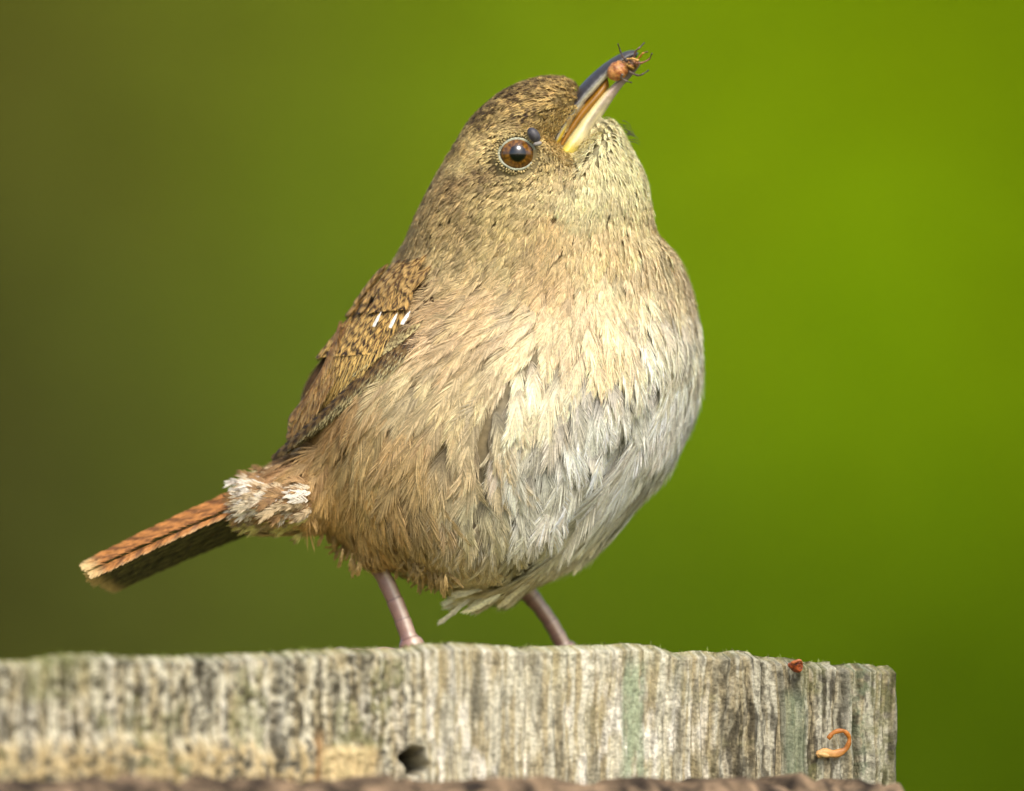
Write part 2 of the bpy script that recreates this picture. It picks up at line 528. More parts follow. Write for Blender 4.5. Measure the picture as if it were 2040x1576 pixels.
# ------------------------------------------------------------------ the bird: shape
# outline of the body under the feathers: height -> left edge, right edge, half depth, middle depth (photograph pixels, mm)
OUT = np.array([
    # py   left  right  halfdepth
    [160, 1078, 1128, 14],
    [166, 1052, 1142, 50],
    [180, 1018, 1150, 84],
    [202, 986, 1156, 112],
    [228, 956, 1190, 130],
    [250, 938, 1224, 138],
    [300, 908, 1250, 148],
    [350, 878, 1278, 152],
    [400, 852, 1288, 158],
    [440, 832, 1292, 166],
    [468, 822, 1298, 178],
    [500, 806, 1332, 196],
    [550, 776, 1358, 226],
    [600, 738, 1374, 254],
    [650, 701, 1383, 278],
    [700, 666, 1389, 296],
    [750, 628, 1390, 308],
    [800, 610, 1382, 314],
    [850, 602, 1365, 314],
    [900, 606, 1342, 306],
    [950, 616, 1308, 290],
    [1000, 626, 1264, 266],
    [1050, 656, 1222, 246],
    [1090, 706, 1178, 216],
    [1120, 766, 1136, 184],
    [1145, 826, 1092, 142],
    [1162, 876, 1046, 100],
    [1172, 912, 1002, 50]], float)
_y = np.linspace(OUT[0, 0], OUT[-1, 0], 160)


def smooth_cols(k):
    v = np.interp(_y, OUT[:, 0], OUT[:, k])
    for _ in range(6):
        v[1:-1] = 0.25 * v[:-2] + 0.5 * v[1:-1] + 0.25 * v[2:]
    return v


_l, _r, _b = smooth_cols(1), smooth_cols(2), smooth_cols(3)


def yc(py):
    return 0.004 + 0.008 * sstep(380, 640, np.asarray(py, float))


def body_surf(th, py):
    """th: 0 = right edge, pi/2 = towards camera, pi = left edge"""
    l, r, b = np.interp(py, _y, _l), np.interp(py, _y, _r), np.interp(py, _y, _b)
    return P((l + r) / 2 + (r - l) / 2 * np.cos(th), py, yc(py)) + np.stack([0 * th, -b * S * np.sin(th), 0 * th], -1)


def skin_at(px, py, off=0.0, far=False):
    """a point on the side of the body at (px, py), and its outward normal"""
    px, py = np.asarray(px, float), np.asarray(py, float)
    l, r = np.interp(py, _y, _l), np.interp(py, _y, _r)
    u = (px - (l + r) / 2) / ((r - l) / 2)
    uc = np.clip(u, -0.97, 0.97)
    th = np.arccos(uc)
    p = body_surf(th, py)
    du = body_surf(th + 0.01, py) - p
    dv = body_surf(th, py + 1) - p
    n = norm(np.cross(du, dv))
    n = np.where((n[..., 1:2] > 0), -n, n)
    p = p.copy()
    p[..., 0] += (u - uc) * (r - l) / 2 * S
    p = p + n * np.asarray(off)[..., None] * np.array([0.4, 1, 1])
    if far:
        m = 2 * yc(py)
        p[..., 1] = m - p[..., 1]
        n = n * np.array([1, -1, 1])
    return p, n


ns = 64
TH, PYb = np.meshgrid(np.arange(ns) / ns * 2 * math.pi, _y, indexing='xy')
Vb = body_surf(TH, PYb).reshape(-1, 3)
qb = quads(len(_y), ns, True)
lps = list(qb.ravel()); sts = list(np.arange(len(qb)) * 4); tts = [4] * len(qb)
sts.append(len(lps)); tts.append(ns); lps += list(range(ns))[::-1]
sts.append(len(lps)); tts.append(ns); lps += list(range((len(_y) - 1) * ns, len(_y) * ns))
# rump and tail root: a tapering stub that merges into the body
rp = np.vstack([P(760, 930, 0.012), P(660, 965, 0.010), P(590, 985, 0.009), P(520, 1008, 0.009), P(470, 1025, 0.009)])
rv, rq = tube(catmull(rp, 16), np.linspace(1, 0, 16)[:, None] ** 0.8 * np.array([0.007, 0.0055]) + np.array([0.0020, 0.0016]), 20)
o0 = len(Vb)
for f in rq:
    sts.append(len(lps)); tts.append(4); lps += list(f + o0)
# thighs
for (x0, y0, Y0, x1, y1, Y1) in ((790, 1000, 0.009, 738, 1112, 0.0045), (980, 1100, 0.020, 1040, 1178, 0.016)):
    tp = P(np.linspace(x0, x1, 10), np.linspace(y0, y1, 10), np.linspace(Y0, Y1, 10))
    tv, tq = tube(tp, np.linspace(0.0052, 0.0016, 10), 16)
    o1 = len(Vb) + len(rv) if x0 == 790 else o1 + len(tvp)
    for f in tq:
        sts.append(len(lps)); tts.append(4); lps += list(f + o1)
    tvp = tv
    rv_all = tv if x0 == 790 else np.vstack([rv_all, tv])
tmp = raw_mesh('tmp', np.vstack([Vb, rv, rv_all]), lps, sts, tts)
to = bpy.data.objects.new('tmp', tmp)
COL.objects.link(to)
rm = to.modifiers.new('r', 'REMESH')
rm.mode = 'VOXEL'
rm.voxel_size = 0.0007
sm = to.modifiers.new('s', 'SMOOTH')
sm.iterations = 6
dg = bpy.context.evaluated_depsgraph_get()
body_me = bpy.data.meshes.new_from_object(to.evaluated_get(dg))
bpy.data.objects.remove(to)
bpy.data.meshes.remove(tmp)
body_me.name = 'body'
for p_ in body_me.polygons:
    p_.use_smooth = True
nv = len(body_me.vertices)
bco = np.empty(nv * 3, np.float32)
body_me.vertices.foreach_get('co', bco)
bco = bco.reshape(-1, 3).astype(float)

# seat of the bill: the face narrows to the bill's own width; a parting between flank and belly feathers
bpx, bpy_ = unP(bco)
ax0, ax1 = np.array([1108., 305.]), np.array([1250., 140.])
axd = (ax1 - ax0) / np.linalg.norm(ax1 - ax0)
rel = np.stack([bpx, bpy_], -1) - ax0
al, pe_ = rel @ axd, rel[:, 0] * axd[1] - rel[:, 1] * axd[0]
wbill = sstep(-22, 22, al) * np.where(pe_ > 0, sstep(84, 16, pe_), sstep(60, 30, -pe_))
tgt = np.interp(al, [-20, 20, 70, 120, 170, 220], [44, 36, 26, 18, 12, 8]) * S
dY = bco[:, 1] - yc(bpy_)
lim = np.where(np.abs(dY) > tgt, tgt * np.sign(dY), dY)
bco[:, 1] = yc(bpy_) + dY * (1 - wbill) + lim * wbill
GL = np.array([(1345, 660), (1318, 720), (1276, 800), (1222, 885), (1172, 975), (1125, 1055), (1050, 1130)], float)


def parting(px, py):
    """signed distance (positive on the belly side) to the parting line, and its direction"""
    p = np.stack([px, py], -1)
    best = np.full(len(p), 1e9); sgn_d = np.zeros(len(p)); tx = np.zeros((len(p), 2))
    for a_, b_ in zip(GL[:-1], GL[1:]):
        d_ = b_ - a_
        t_ = np.clip(((p - a_) @ d_) / (d_ @ d_), 0, 1)
        v_ = p - a_ - t_[:, None] * d_
        dist = np.linalg.norm(v_, axis=1)
        m_ = dist < best
        best[m_] = dist[m_]
        sgn_d[m_] = np.sign(d_[1] * v_[m_, 0] - d_[0] * v_[m_, 1])
        tx[m_] = d_ / np.linalg.norm(d_)
    return best * sgn_d, tx


pd_, _ = parting(bpx, bpy_)
nearv = bco[:, 1] < yc(bpy_) - 0.002
bco[:, 1] += np.where(nearv, 0.0042 * np.exp(-(pd_ / 13) ** 2) * sstep(740, 900, bpy_), 0)
bco[:, 1] += np.where(nearv, 0.0016 * sstep(-8, 20, pd_) * sstep(150, 60, pd_) * sstep(690, 800, bpy_), 0)
body_me.vertices.foreach_set('co', bco.astype(np.float32).ravel())
body_me.update()

bird = empty('bird', tuple(P(950, 1296, 0.008)), 'small plump brown and buff wren perched on the post, bill raised', 'bird')

# ------------------------------------------------------------------ plumage tracts: x, y, flow dx, dy, length px, colour, dark marks, grey down showing, lift
crown, nape, cheek, lore = (206, 174, 106), (196, 168, 112), (214, 190, 128), (210, 182, 116)
throat, neck, breast, flank = (236, 224, 172), (210, 184, 126), (238, 214, 162), (208, 174, 106)
belly, lowfl, vent, side = (237, 231, 212), (194, 154, 80), (204, 192, 144), (218, 194, 138)
TR = [
    (1150, 175, -.9, -.3, 20, crown, .7, 0, .5), (1100, 160, -1, .02, 26, crown, .9, 0, .5), (1040, 180, -.95, .3, 30, crown, .95, 0, .5),
    (980, 230, -.85, .5, 34, crown, .9, 0, .5), (930, 290, -.65, .75, 36, crown, .8, 0, .5), (1060, 225, -.95, .2, 30, crown, .85, 0, .5),
    (1000, 280, -.9, .35, 28, crown, .6, 0, .4), (880, 350, -.55, .83, 40, nape, .5, 0, .5), (840, 430, -.5, .87, 46, nape, .4, 0, .5),
    (1130, 225, -.75, .1, 16, lore, .15, 0, .4), (1090, 250, -.8, .2, 16, lore, .12, 0, .4), (1100, 275, -.6, .5, 16, lore, .15, 0, .4),
    (1090, 320, -.45, .8, 18, cheek, .35, 0, .4), (1030, 365, -.8, .55, 26, cheek, .35, 0, .4), (970, 320, -.85, .5, 26, cheek, .35, 0, .4),
    (950, 385, -.8, .6, 36, cheek, .4, .1, .5), (1000, 420, -.6, .8, 40, cheek, .3, 0, .5), (900, 430, -.65, .75, 44, nape, .35, .1, .5),
    (1120, 340, -.3, .95, 26, (218, 196, 142), .25, 0, .4), (1150, 290, .15, 1, 24, throat, .05, 0, .4), (1220, 240, .35, .9, 26, throat, .05, 0, .7),
    (1215, 300, .3, .95, 34, throat, .05, 0, .5), (1265, 340, .35, .95, 40, throat, .12, .05, .5), (1180, 380, -.05, 1, 42, throat, .1, .05, .5),
    (1290, 430, .25, .97, 46, (222, 202, 150), .15, .05, .5), (1100, 440, -.35, .93, 46, (210, 180, 124), .2, .05, .5), (1200, 470, -.05, 1, 50, (222, 196, 142), .15, .05, .5),
    (830, 500, -.55, .83, 52, nape, .4, .1, .5), (900, 500, -.6, .8, 50, neck, .35, .1, .5), (1000, 500, -.55, .83, 52, neck, .2, .05, .5),
    (1100, 540, -.45, .9, 60, (216, 184, 126), .15, .05, .6), (1220, 560, -.1, 1, 70, breast, .05, .1, .6), (1330, 540, .3, .95, 64, (226, 204, 156), .1, .1, .6),
    (900, 580, -.85, .52, 70, (200, 166, 110), .1, .1, .9), (980, 600, -.8, .6, 76, (212, 180, 124), .05, .1, .9), (930, 660, -.75, .65, 90, (206, 176, 124), .05, .15, .8),
    (1080, 640, -.5, .85, 84, breast, 0, .15, .7), (1200, 660, -.15, 1, 90, breast, 0, .25, .8), (1320, 660, .12, 1, 90, (238, 228, 196), 0, .25, .8),
    (1390, 650, .15, 1, 80, (236, 224, 192), .05, .2, .8),
    (850, 740, -.65, .75, 110, side, 0, .2, .9), (950, 740, -.5, .85, 110, side, 0, .2, .9), (1060, 760, -.2, 1, 110, (222, 206, 166), 0, .35, 1),
    (1180, 780, .05, 1, 115, belly, 0, .5, 1), (1290, 770, 0, 1, 110, belly, 0, .4, 1), (1380, 780, -.12, 1, 100, belly, 0, .3, 1),
    (740, 840, -.6, .8, 110, flank, 0, .15, .9), (830, 850, -.45, .9, 120, (202, 166, 104), 0, .3, 1), (940, 870, -.15, 1, 120, (212, 188, 138), 0, .5, 1.1),
    (1050, 880, .1, 1, 120, belly, 0, .65, 1.1), (1150, 890, .15, 1, 120, belly, 0, .55, 1.1), (1260, 880, -.25, .97, 120, belly, 0, .45, 1), (1350, 880, -.4, .92, 110, (222, 216, 188), 0, .3, 1),
    (660, 930, -.45, .9, 100, lowfl, 0, .1, .9), (740, 950, -.3, .95, 110, lowfl, 0, .2, 1), (840, 970, -.1, 1, 115, (192, 160, 100), 0, .45, 1.1), (950, 980, .05, 1, 120, (206, 192, 150), 0, .6, 1.2),
    (1060, 990, .15, 1, 120, belly, 0, .55, 1.1), (1150, 990, .1, 1, 115, belly, 0, .45, 1.1), (1230, 990, -.6, .8, 120, (222, 216, 184), 0, .35, .9),
    (640, 1020, -.2, 1, 70, lowfl, 0, .1, .9), (720, 1050, -.05, 1, 70, lowfl, 0, .15, 1), (820, 1080, .0, 1, 70, (184, 154, 92), 0, .35, 1), (930, 1080, 0, 1, 85, (196, 174, 126), 0, .45, 1.1),
    (1040, 1080, .05, 1, 105, (206, 194, 152), 0, .4, 1), (1130, 1080, -.65, .75, 110, (208, 196, 150), 0, .3, .8), (780, 1140, -.2, .9, 40, (176, 148, 82), 0, .2, .9),
    (900, 1150, -.5, .7, 55, vent, 0, .2, .8), (1030, 1150, -.9, .4, 100, (214, 204, 160), 0, .2, .6), (700, 1100, -.1, 1, 40, (184, 146, 72), 0, .1, 1),
    (580, 925, -.75, .65, 110, (184, 136, 76), .15, .05, .4), (640, 900, -.7, .7, 110, (186, 146, 82), .1, .1, .4), (560, 985, -.9, .35, 70, (198, 160, 110), .6, .1, .8),
    (520, 1010, -.92, .3, 60, (224, 206, 180), .7, .1, .9), (600, 1040, -.9, .15, 70, (214, 190, 130), .3, .1, .8), (700, 800, -.65, .75, 100, (170, 130, 70), 0, .2, .5), (650, 760, -.6, .8, 80, (150, 110, 60), .2, .2, .3),
    (740, 650, -.6, .8, 70, (150, 112, 64), .4, .1, .3),
    (978, 288, -.9, .4, 24, (234, 210, 146), .1, 0, .4), (935, 318, -.75, .65, 28, (224, 200, 138), .15, 0, .4), (1010, 272, -.95, .2, 22, (228, 204, 140), .15, 0, .4),
    (968, 335, -.85, .5, 24, (158, 128, 82), .7, 0, .4), (925, 360, -.7, .7, 30, (168, 138, 90), .6, 0, .4), (940, 400, -.75, .65, 36, (180, 152, 102), .5, .1, .5),
    (1060, 385, -.6, .8, 28, (224, 202, 146), .3, 0, .4), (1140, 385, -.2, 1, 32, (236, 220, 168), .2, 0, .4),
]
TRA = np.array([[t[0], t[1], t[2], t[3], t[4], *lin(t[5]), t[6], t[7], t[8]] for t in TR])


def tract(px, py):
    d2 = (px[:, None] - TRA[None, :, 0]) ** 2 + (py[:, None] - TRA[None, :, 1]) ** 2
    wt = 1 / (d2 + 250) ** 1.9
    wt /= wt.sum(1, keepdims=True)
    return wt @ TRA[:, 2:]


# skin colour: slaty down
tpx, tpy = unP(bco)
tv_ = tract(tpx, tpy)
bcol = tv_[:, 3:6] * 0.35 + lin((70, 64, 58)) * 0.35
ca = body_me.color_attributes.new('Col', 'FLOAT_COLOR', 'POINT')
c4 = np.ones((nv, 4), np.float32)
c4[:, :3] = bcol
ca.data.foreach_set('color', c4.ravel())
body = obj('body', body_me, M_SKIN, bird)


# ------------------------------------------------------------------ feathers made of barbs
def bez(C0, C1, C2, a):
    a = a[:, None]
    return C0 * (1 - a) ** 2 + 2 * C1 * a * (1 - a) + C2 * a ** 2, norm(2 * (1 - a) * (C1 - C0) + 2 * a * (C2 - C1))


def barbs(C0, C1, C2, N0, N1, W, K, wb, colfun, ang=(50, 14), a0=0.06, wob=0.06, camber=0.25, proff=None, rnd=None, rag=0.0, over=0.10, jit=0.12):
    """every feather is a pair of vanes of K barbs a side; returns verts, colours"""
    r = rnd or rng
    nF = len(C0)
    K = np.asarray(K, int)
    fid = np.repeat(np.arange(nF), 2 * K)
    first = np.cumsum(2 * K) - 2 * K
    j = np.arange(len(fid)) - np.repeat(first, 2 * K)
    sgn = np.where(j % 2 == 0, 1.0, -1.0)
    kk = (j // 2 + r.uniform(0.2, 0.8, len(j))) / K[fid]
    a_ = a0 + (1 - a0) * kk
    Sp, T = bez(C0[fid], C1[fid], C2[fid], a_)
    N = norm(N0[fid] * (1 - a_)[:, None] + N1[fid] * a_[:, None])
    B = norm(np.cross(N, T))
    N = np.cross(T, B)
    L = np.linalg.norm(C2 - C0, axis=1)[fid]
    th = np.radians(ang[0] + (ang[1] - ang[0]) * a_ ** 0.8) * r.normal(1, 0.08, len(j))
    pr = (np.sin(np.clip(a_ * 0.97 + 0.05, 0, 1) * math.pi * 0.82) ** 0.6 * 0.9 + 0.1) if proff is None else proff(a_)
    lb = W[fid] * pr / np.sin(np.maximum(th, 0.24)) * r.uniform(1 - 0.18 - rag, 1.1, len(j))
    lb = np.minimum(lb, L * 0.5)
    lb = np.minimum(lb, ((1 - a_).clip(0) / np.cos(th) + over * r.uniform(0.6, 1.2, len(j))) * L)
    wl = r.normal(0, wob, (len(j), 2)) * lb[:, None]
    qs = np.array([0, 0.38, 0.74, 1.0])
    pts = []
    for q_ in qs:
        f = lb * q_ * np.cos(th) * (1 + 0.0 * q_)
        lat = lb * np.sin(th) * (q_ - 0.22 * q_ * q_) / 0.78
        h = -camber * lat ** 2 / np.maximum(W[fid], 1e-6) + wl[:, 1] * q_ * q_
        pts.append(Sp + T * f[:, None] + B * (sgn * lat + wl[:, 0] * q_ * q_)[:, None] + N * h[:, None])
    ws = np.array([0.75, 1.0, 0.8]) * 0.5
    wbr = (wb[fid] if np.ndim(wb) else np.full(len(j), wb)) * r.uniform(0.7, 1.25, len(j))
    V = np.empty((len(j), 7, 3))
    for k in range(3):
        dirv = norm(pts[k + 1] - pts[k])
        sd_ = norm(np.cross(N + 0.35 * B * (sgn * r.normal(0.3, 0.8, len(j)))[:, None], dirv)) * (wbr * ws[k])[:, None]
        V[:, 2 * k], V[:, 2 * k + 1] = pts[k] - sd_, pts[k] + sd_
    V[:, 6] = pts[3]
    Cc = np.empty((len(j), 7, 3))
    for v, q_ in zip(range(7), (0, 0, .38, .38, .74, .74, 1.0)):
        fpos = np.clip(a_ + q_ * lb * np.cos(th) / np.maximum(L, 1e-9), 0, 1.2)
        Cc[:, v] = colfun(fid, a_, np.full(len(j), q_), fpos, sgn, lb * np.sin(th) * q_ / np.maximum(W[fid], 1e-6))
    Cc *= r.normal(1, jit, (len(j), 1, 1)).clip(0.6, 1.4)
    return V.reshape(-1, 3), np.clip(Cc.reshape(-1, 3), 0.004, 0.95)


PAT = np.array([0, 1, 3, 2, 2, 3, 5, 4, 4, 5, 6])


def barb_mesh(name, V, Cc, extra=None):
    n = len(V) // 7
    loops = (np.arange(n)[:, None] * 7 + PAT).ravel()
    starts = (np.arange(n)[:, None] * 11 + np.array([0, 4, 8])).ravel()
    totals = np.tile([4, 4, 3], n)
    if extra is not None:
        ev, eq, ec = extra
        loops = np.concatenate([loops, (eq + len(V)).ravel()])
        starts = np.concatenate([starts, n * 11 + np.arange(len(eq)) * 4])
        totals = np.concatenate([totals, np.full(len(eq), 4)])
        V = np.vstack([V, ev])
        Cc = np.vstack([Cc, np.broadcast_to(ec, ev.shape)])
    return raw_mesh(name, V, loops, starts, totals, Cc)


# scatter feather roots over the body by area, spaced by tract length
body_me.calc_loop_triangles()
nt3 = len(body_me.loop_triangles)
tri = np.empty(nt3 * 3, np.int32)
body_me.loop_triangles.foreach_get('vertices', tri)
tri = tri.reshape(-1, 3)
e1, e2 = bco[tri[:, 1]] - bco[tri[:, 0]], bco[tri[:, 2]] - bco[tri[:, 0]]
cr_ = np.cross(e1, e2)
area = np.linalg.norm(cr_, axis=1)
tn = norm(cr_)
vn = np.zeros_like(bco)
for k in range(3):
    np.add.at(vn, tri[:, k], cr_)
vn = norm(vn)
NC = 110000
ti = rng.choice(nt3, NC, p=area / area.sum())
r1, r2 = rng.random(NC), rng.random(NC)
sw = r1 + r2 > 1
r1[sw], r2[sw] = 1 - r1[sw], 1 - r2[sw]
cp_ = bco[tri[ti, 0]] + e1[ti] * r1[:, None] + e2[ti] * r2[:, None]
cn_ = norm(vn[tri[ti, 0]] * (1 - r1 - r2)[:, None] + vn[tri[ti, 1]] * r1[:, None] + vn[tri[ti, 2]] * r2[:, None])
cx, cy = unP(cp_)
tt_ = tract(cx, cy)
rad = tt_[:, 2] * S * 0.205
keep = []
grid = {}
cell = 0.0012
for i in range(NC):
    k0 = tuple((cp_[i] / cell).astype(int))
    rr = max(rad[i], 0.0003)
    m_ = int(rr / cell) + 1
    ok = True
    for ax in range(-m_, m_ + 1):
        for ay in range(-m_, m_ + 1):
            for az_ in range(-m_, m_ + 1):
                for (x, y, z) in grid.get((k0[0] + ax, k0[1] + ay, k0[2] + az_), ()):
                    if (x - cp_[i, 0]) ** 2 + (y - cp_[i, 1]) ** 2 + (z - cp_[i, 2]) ** 2 < rr * rr:
                        ok = False
                        break
                if not ok: break
            if not ok: break
        if not ok: break
    if ok:
        grid.setdefault(k0, []).append(tuple(cp_[i]))
        keep.append(i)
keep = np.array(keep)
fp, fn, fx, fy, ft = cp_[keep], cn_[keep], cx[keep], cy[keep], tt_[keep]
EYE = (1030, 312)
ed = np.hypot(fx - EYE[0], (fy - EYE[1]) * 1.05)
# bare places: the eye, the bill root, under the folded wing
wing_poly = np.array([(800, 560), (735, 600), (640, 740), (600, 860), (640, 835), (720, 750), (800, 680), (830, 640)])


def in_poly(x, y, poly):
    c = np.zeros(len(x), bool)
    j = len(poly) - 1
    for i in range(len(poly)):
        xi, yi, xj, yj = *poly[i], *poly[j]
        c ^= ((yi > y) != (yj > y)) & (x < (xj - xi) * (y - yi) / (yj - yi + 1e-9) + xi)
        j = i
    return c


ok = (ed > 43) & ~in_poly(fx, fy, wing_poly)
gape_poly = np.array([(1112, 300), (1134, 254), (1156, 214), (1154, 190), (1240, 170), (1211, 212), (1184, 246), (1162, 278), (1144, 296), (1128, 300)])
side_near = np.abs(fp[:, 1] - yc(fy)) < 0.0035
ok &= ~in_poly(fx, fy, gape_poly)
pd0, _ = parting(fx, fy)
ok &= ~((np.abs(pd0 - 2) < 5.5) & (fy > 850) & (fp[:, 1] < yc(fy)))
fp, fn, fx, fy, ft = fp[ok], fn[ok], fx[ok], fy[ok], ft[ok]
nF = len(fp)
ed = np.hypot(fx - EYE[0], fy - EYE[1])
# flow: tract direction turned a little by a slow noise (locks) and by chance
ang_n = (fbm(fx / 70 + 3, fy / 90 + fp[:, 1] * 900, 2) - 0.5) * 2 * (0.25 + 0.55 * ft[:, 7]) + rng.normal(0, 0.10 + 0.16 * ft[:, 7], nF)
fdx, fdy = ft[:, 0].copy(), ft[:, 1].copy()
pdist, ptx = parting(fx, fy)
nearf = (fp[:, 1] < yc(fy)) & (fy > 640)
wr = np.where(nearf & (pdist > 0), np.exp(-(pdist / 110) ** 2), 0) * sstep(660, 760, fy)
fdx, fdy = fdx * (1 - wr) + ptx[:, 0] * wr, fdy * (1 - wr) + ptx[:, 1] * wr
wl_ = np.where(nearf & (pdist <= 0), np.exp(-(pdist / 70) ** 2), 0) * sstep(660, 760, fy)
fdx, fdy = fdx * (1 - wl_) + 0.12 * wl_, fdy * (1 - wl_) + wl_
ang_n *= 1 - 0.6 * wr
# around the eye the feathers stream round the ring
edge_e = np.exp(-((ed - 47) / 22).clip(0) ** 2)
radx, rady = (fx - EYE[0]) / ed, (fy - EYE[1]) / ed
dot = fdx * radx + fdy * rady
push = np.where(dot < 0, edge_e, 0.0)
fdx, fdy = fdx - push * dot * radx * 1.15, fdy - push * dot * rady * 1.15
ca_, sa_ = np.cos(ang_n), np.sin(ang_n)
fdx, fdy = fdx * ca_ - fdy * sa_, fdx * sa_ + fdy * ca_
flow = np.stack([fdx, np.zeros(nF), -fdy], -1)
flow = norm(flow - fn * (flow * fn).sum(1, keepdims=True))
Lf = ft[:, 2] * S * rng.uniform(0.8, 1.2, nF) * (1 - 0.45 * np.exp(-((ed - 47) / 16).clip(0) ** 2))
Lf = Lf * (1 + 0.5 * wr)
perp = np.abs(fdx * ptx[:, 1] - fdy * ptx[:, 0]) / np.maximum(np.hypot(fdx, fdy), 1e-6)
reach = (np.abs(pdist) / np.maximum(perp, 0.05) + 8) * S
lsel = nearf & (pdist <= 0) & (fy > 790)
Lf = np.where(lsel, np.minimum(Lf, np.maximum(reach, 0.0014)), Lf)
bvh = BVHTree.FromPolygons([tuple(v) for v in bco], [tuple(t) for t in tri])
tipp, tipn = np.empty((nF, 3)), np.empty((nF, 3))
midp = np.empty((nF, 3))
for i in range(nF):
    q_ = fp[i] + flow[i] * Lf[i]
    h = bvh.find_nearest(Vector(q_))
    tipp[i], tipn[i] = h[0], h[1]
    h = bvh.find_nearest(Vector(fp[i] + flow[i] * Lf[i] * 0.5))
    midp[i] = h[0]
lift = ft[:, 8] * 0.00038 * rng.uniform(0.4, 1.6, nF) * (1 + 0.9 * wl_)
sgn_ = np.sign((tipn * fn).sum(1, keepdims=True))
tipn = norm(tipn * np.where(sgn_ == 0, 1, sgn_) + fn * 0.3)
C0 = fp - fn * 0.0002
C2 = tipp + tipn * (lift + 0.00015)[:, None]
off_m = (0.0004 + 0.4 * lift)[:, None] * norm(fn + tipn)
C1 = 2 * (midp + off_m) - 0.5 * (C0 + C2)
# belly and flank feathers gather into soft locks
wlk = sstep(0.08, 0.35, ft[:, 7]) * 0.9 + 0.25 * sstep(60, 100, ft[:, 2]) * (ft[:, 7] <= 0.2)
order = rng.permutation(nF)
cen = []
for i in order:
    if ft[i, 7] > 0.08 or ft[i, 2] > 80:
        if all((fp[i] - c_) @ (fp[i] - c_) > 0.0036 ** 2 for c_ in cen):
            cen.append(fp[i])
cen = np.array(cen)
lk = np.array([np.argmin(((cen - p_) ** 2).sum(1)) for p_ in fp])
dlat = cen[lk] - fp
dlat = dlat - flow * (dlat * flow).sum(1, keepdims=True)
dlat = dlat - fn * (dlat * fn).sum(1, keepdims=True)
llum = rng.normal(1, 0.10, len(cen))[lk]
llift = rng.uniform(0.3, 1.9, len(cen))[lk]
lift2 = (lift * (llift - 1) * wlk)[:, None]
C2 = C2 + dlat * (0.36 * wlk)[:, None] + tipn * lift2
C1 = C1 + dlat * (0.12 * wlk)[:, None] + fn * lift2 * 0.5
bowv = np.cross(fn, flow) * (rng.normal(0, 0.07, nF) * Lf)[:, None]
C1 = C1 + bowv
roll = rng.normal(0, 0.10, nF)[:, None]
Bv = np.cross(fn, flow)
N0 = norm(fn + roll * Bv)
N1 = norm(tipn + roll * Bv)
Wf = Lf * np.interp(ft[:, 2], [14, 30, 60, 120], [0.40, 0.36, 0.33, 0.25]) * rng.uniform(0.85, 1.15, nF)
spacing = np.interp(ft[:, 2], [14, 40, 120], [0.00014, 0.00016, 0.00018])
Kf = np.clip((Lf / spacing).astype(int), 6, 52)
wbf = spacing * 0.78
base_c = ft[:, 3:6]
lumc = base_c @ np.array([0.25, 0.65, 0.1])
dull = (0.02 + 0.14 * sstep(380, 620, fy))[:, None]
base_c = lumc[:, None] * np.array([1.02, 1.0, 0.93]) * dull + base_c * (1 - dull)        # dull, greyish buff
lum = (rng.normal(1, 0.10, nF) + 0.35 * (fbm(fx / 26 + 11, fy / 40 + fp[:, 1] * 2000, 2) - 0.5)).clip(0.6, 1.4)
lum = lum * (1 + (llum - 1) * wlk)
base_c = base_c * lum[:, None] * (1 + rng.normal(0, 0.012, (nF, 3)))
greyish = lin((236, 232, 222))
gm = (rng.random(nF) < (ft[:, 7] - 0.35) * 0.3)[:, None] * rng.uniform(0.2, 0.7, (nF, 1))
base_c = base_c * (1 - gm) + greyish * gm
slate = lin((76, 69, 58))
dk = lin((64, 47, 33))
dmark = (ft[:, 6] * rng.uniform(0.5, 1.3, nF)).clip(0, 1)
dsel = (rng.random(nF) < 0.3 + ft[:, 6] * 0.65)


def contour_col(fid, a_, q_, fpos, sgn, lat):
    c = base_c[fid] * (0.86 + 0.22 * fpos)[:, None]
    s = (1 - sstep(0.18 + 0.28 * ft[fid, 7], 0.48 + 0.34 * ft[fid, 7], fpos)) * (0.3 + 0.7 * ft[fid, 7])
    c = c * (1 - s)[:, None] + slate * s[:, None]
    d = dmark[fid] * dsel[fid] * sstep(0.42, 0.6, fpos) * (1 - sstep(0.86, 1.02, fpos)) * (1 - sstep(0.45, 0.9, lat))
    return c * (1 - d)[:, None] + dk * d[:, None]


Vp, Cp = barbs(C0, C1, C2, N0, N1, Wf, Kf, wbf, contour_col, ang=(28, 8), wob=0.035, rag=0.15, over=0.30, jit=0.18)
obj('plumage', barb_mesh('plumage', Vp, Cp), M_FEATHER, bird, kind='stuff')
print('FEATHERS', nF, 'BARBS', len(Vp) // 7)


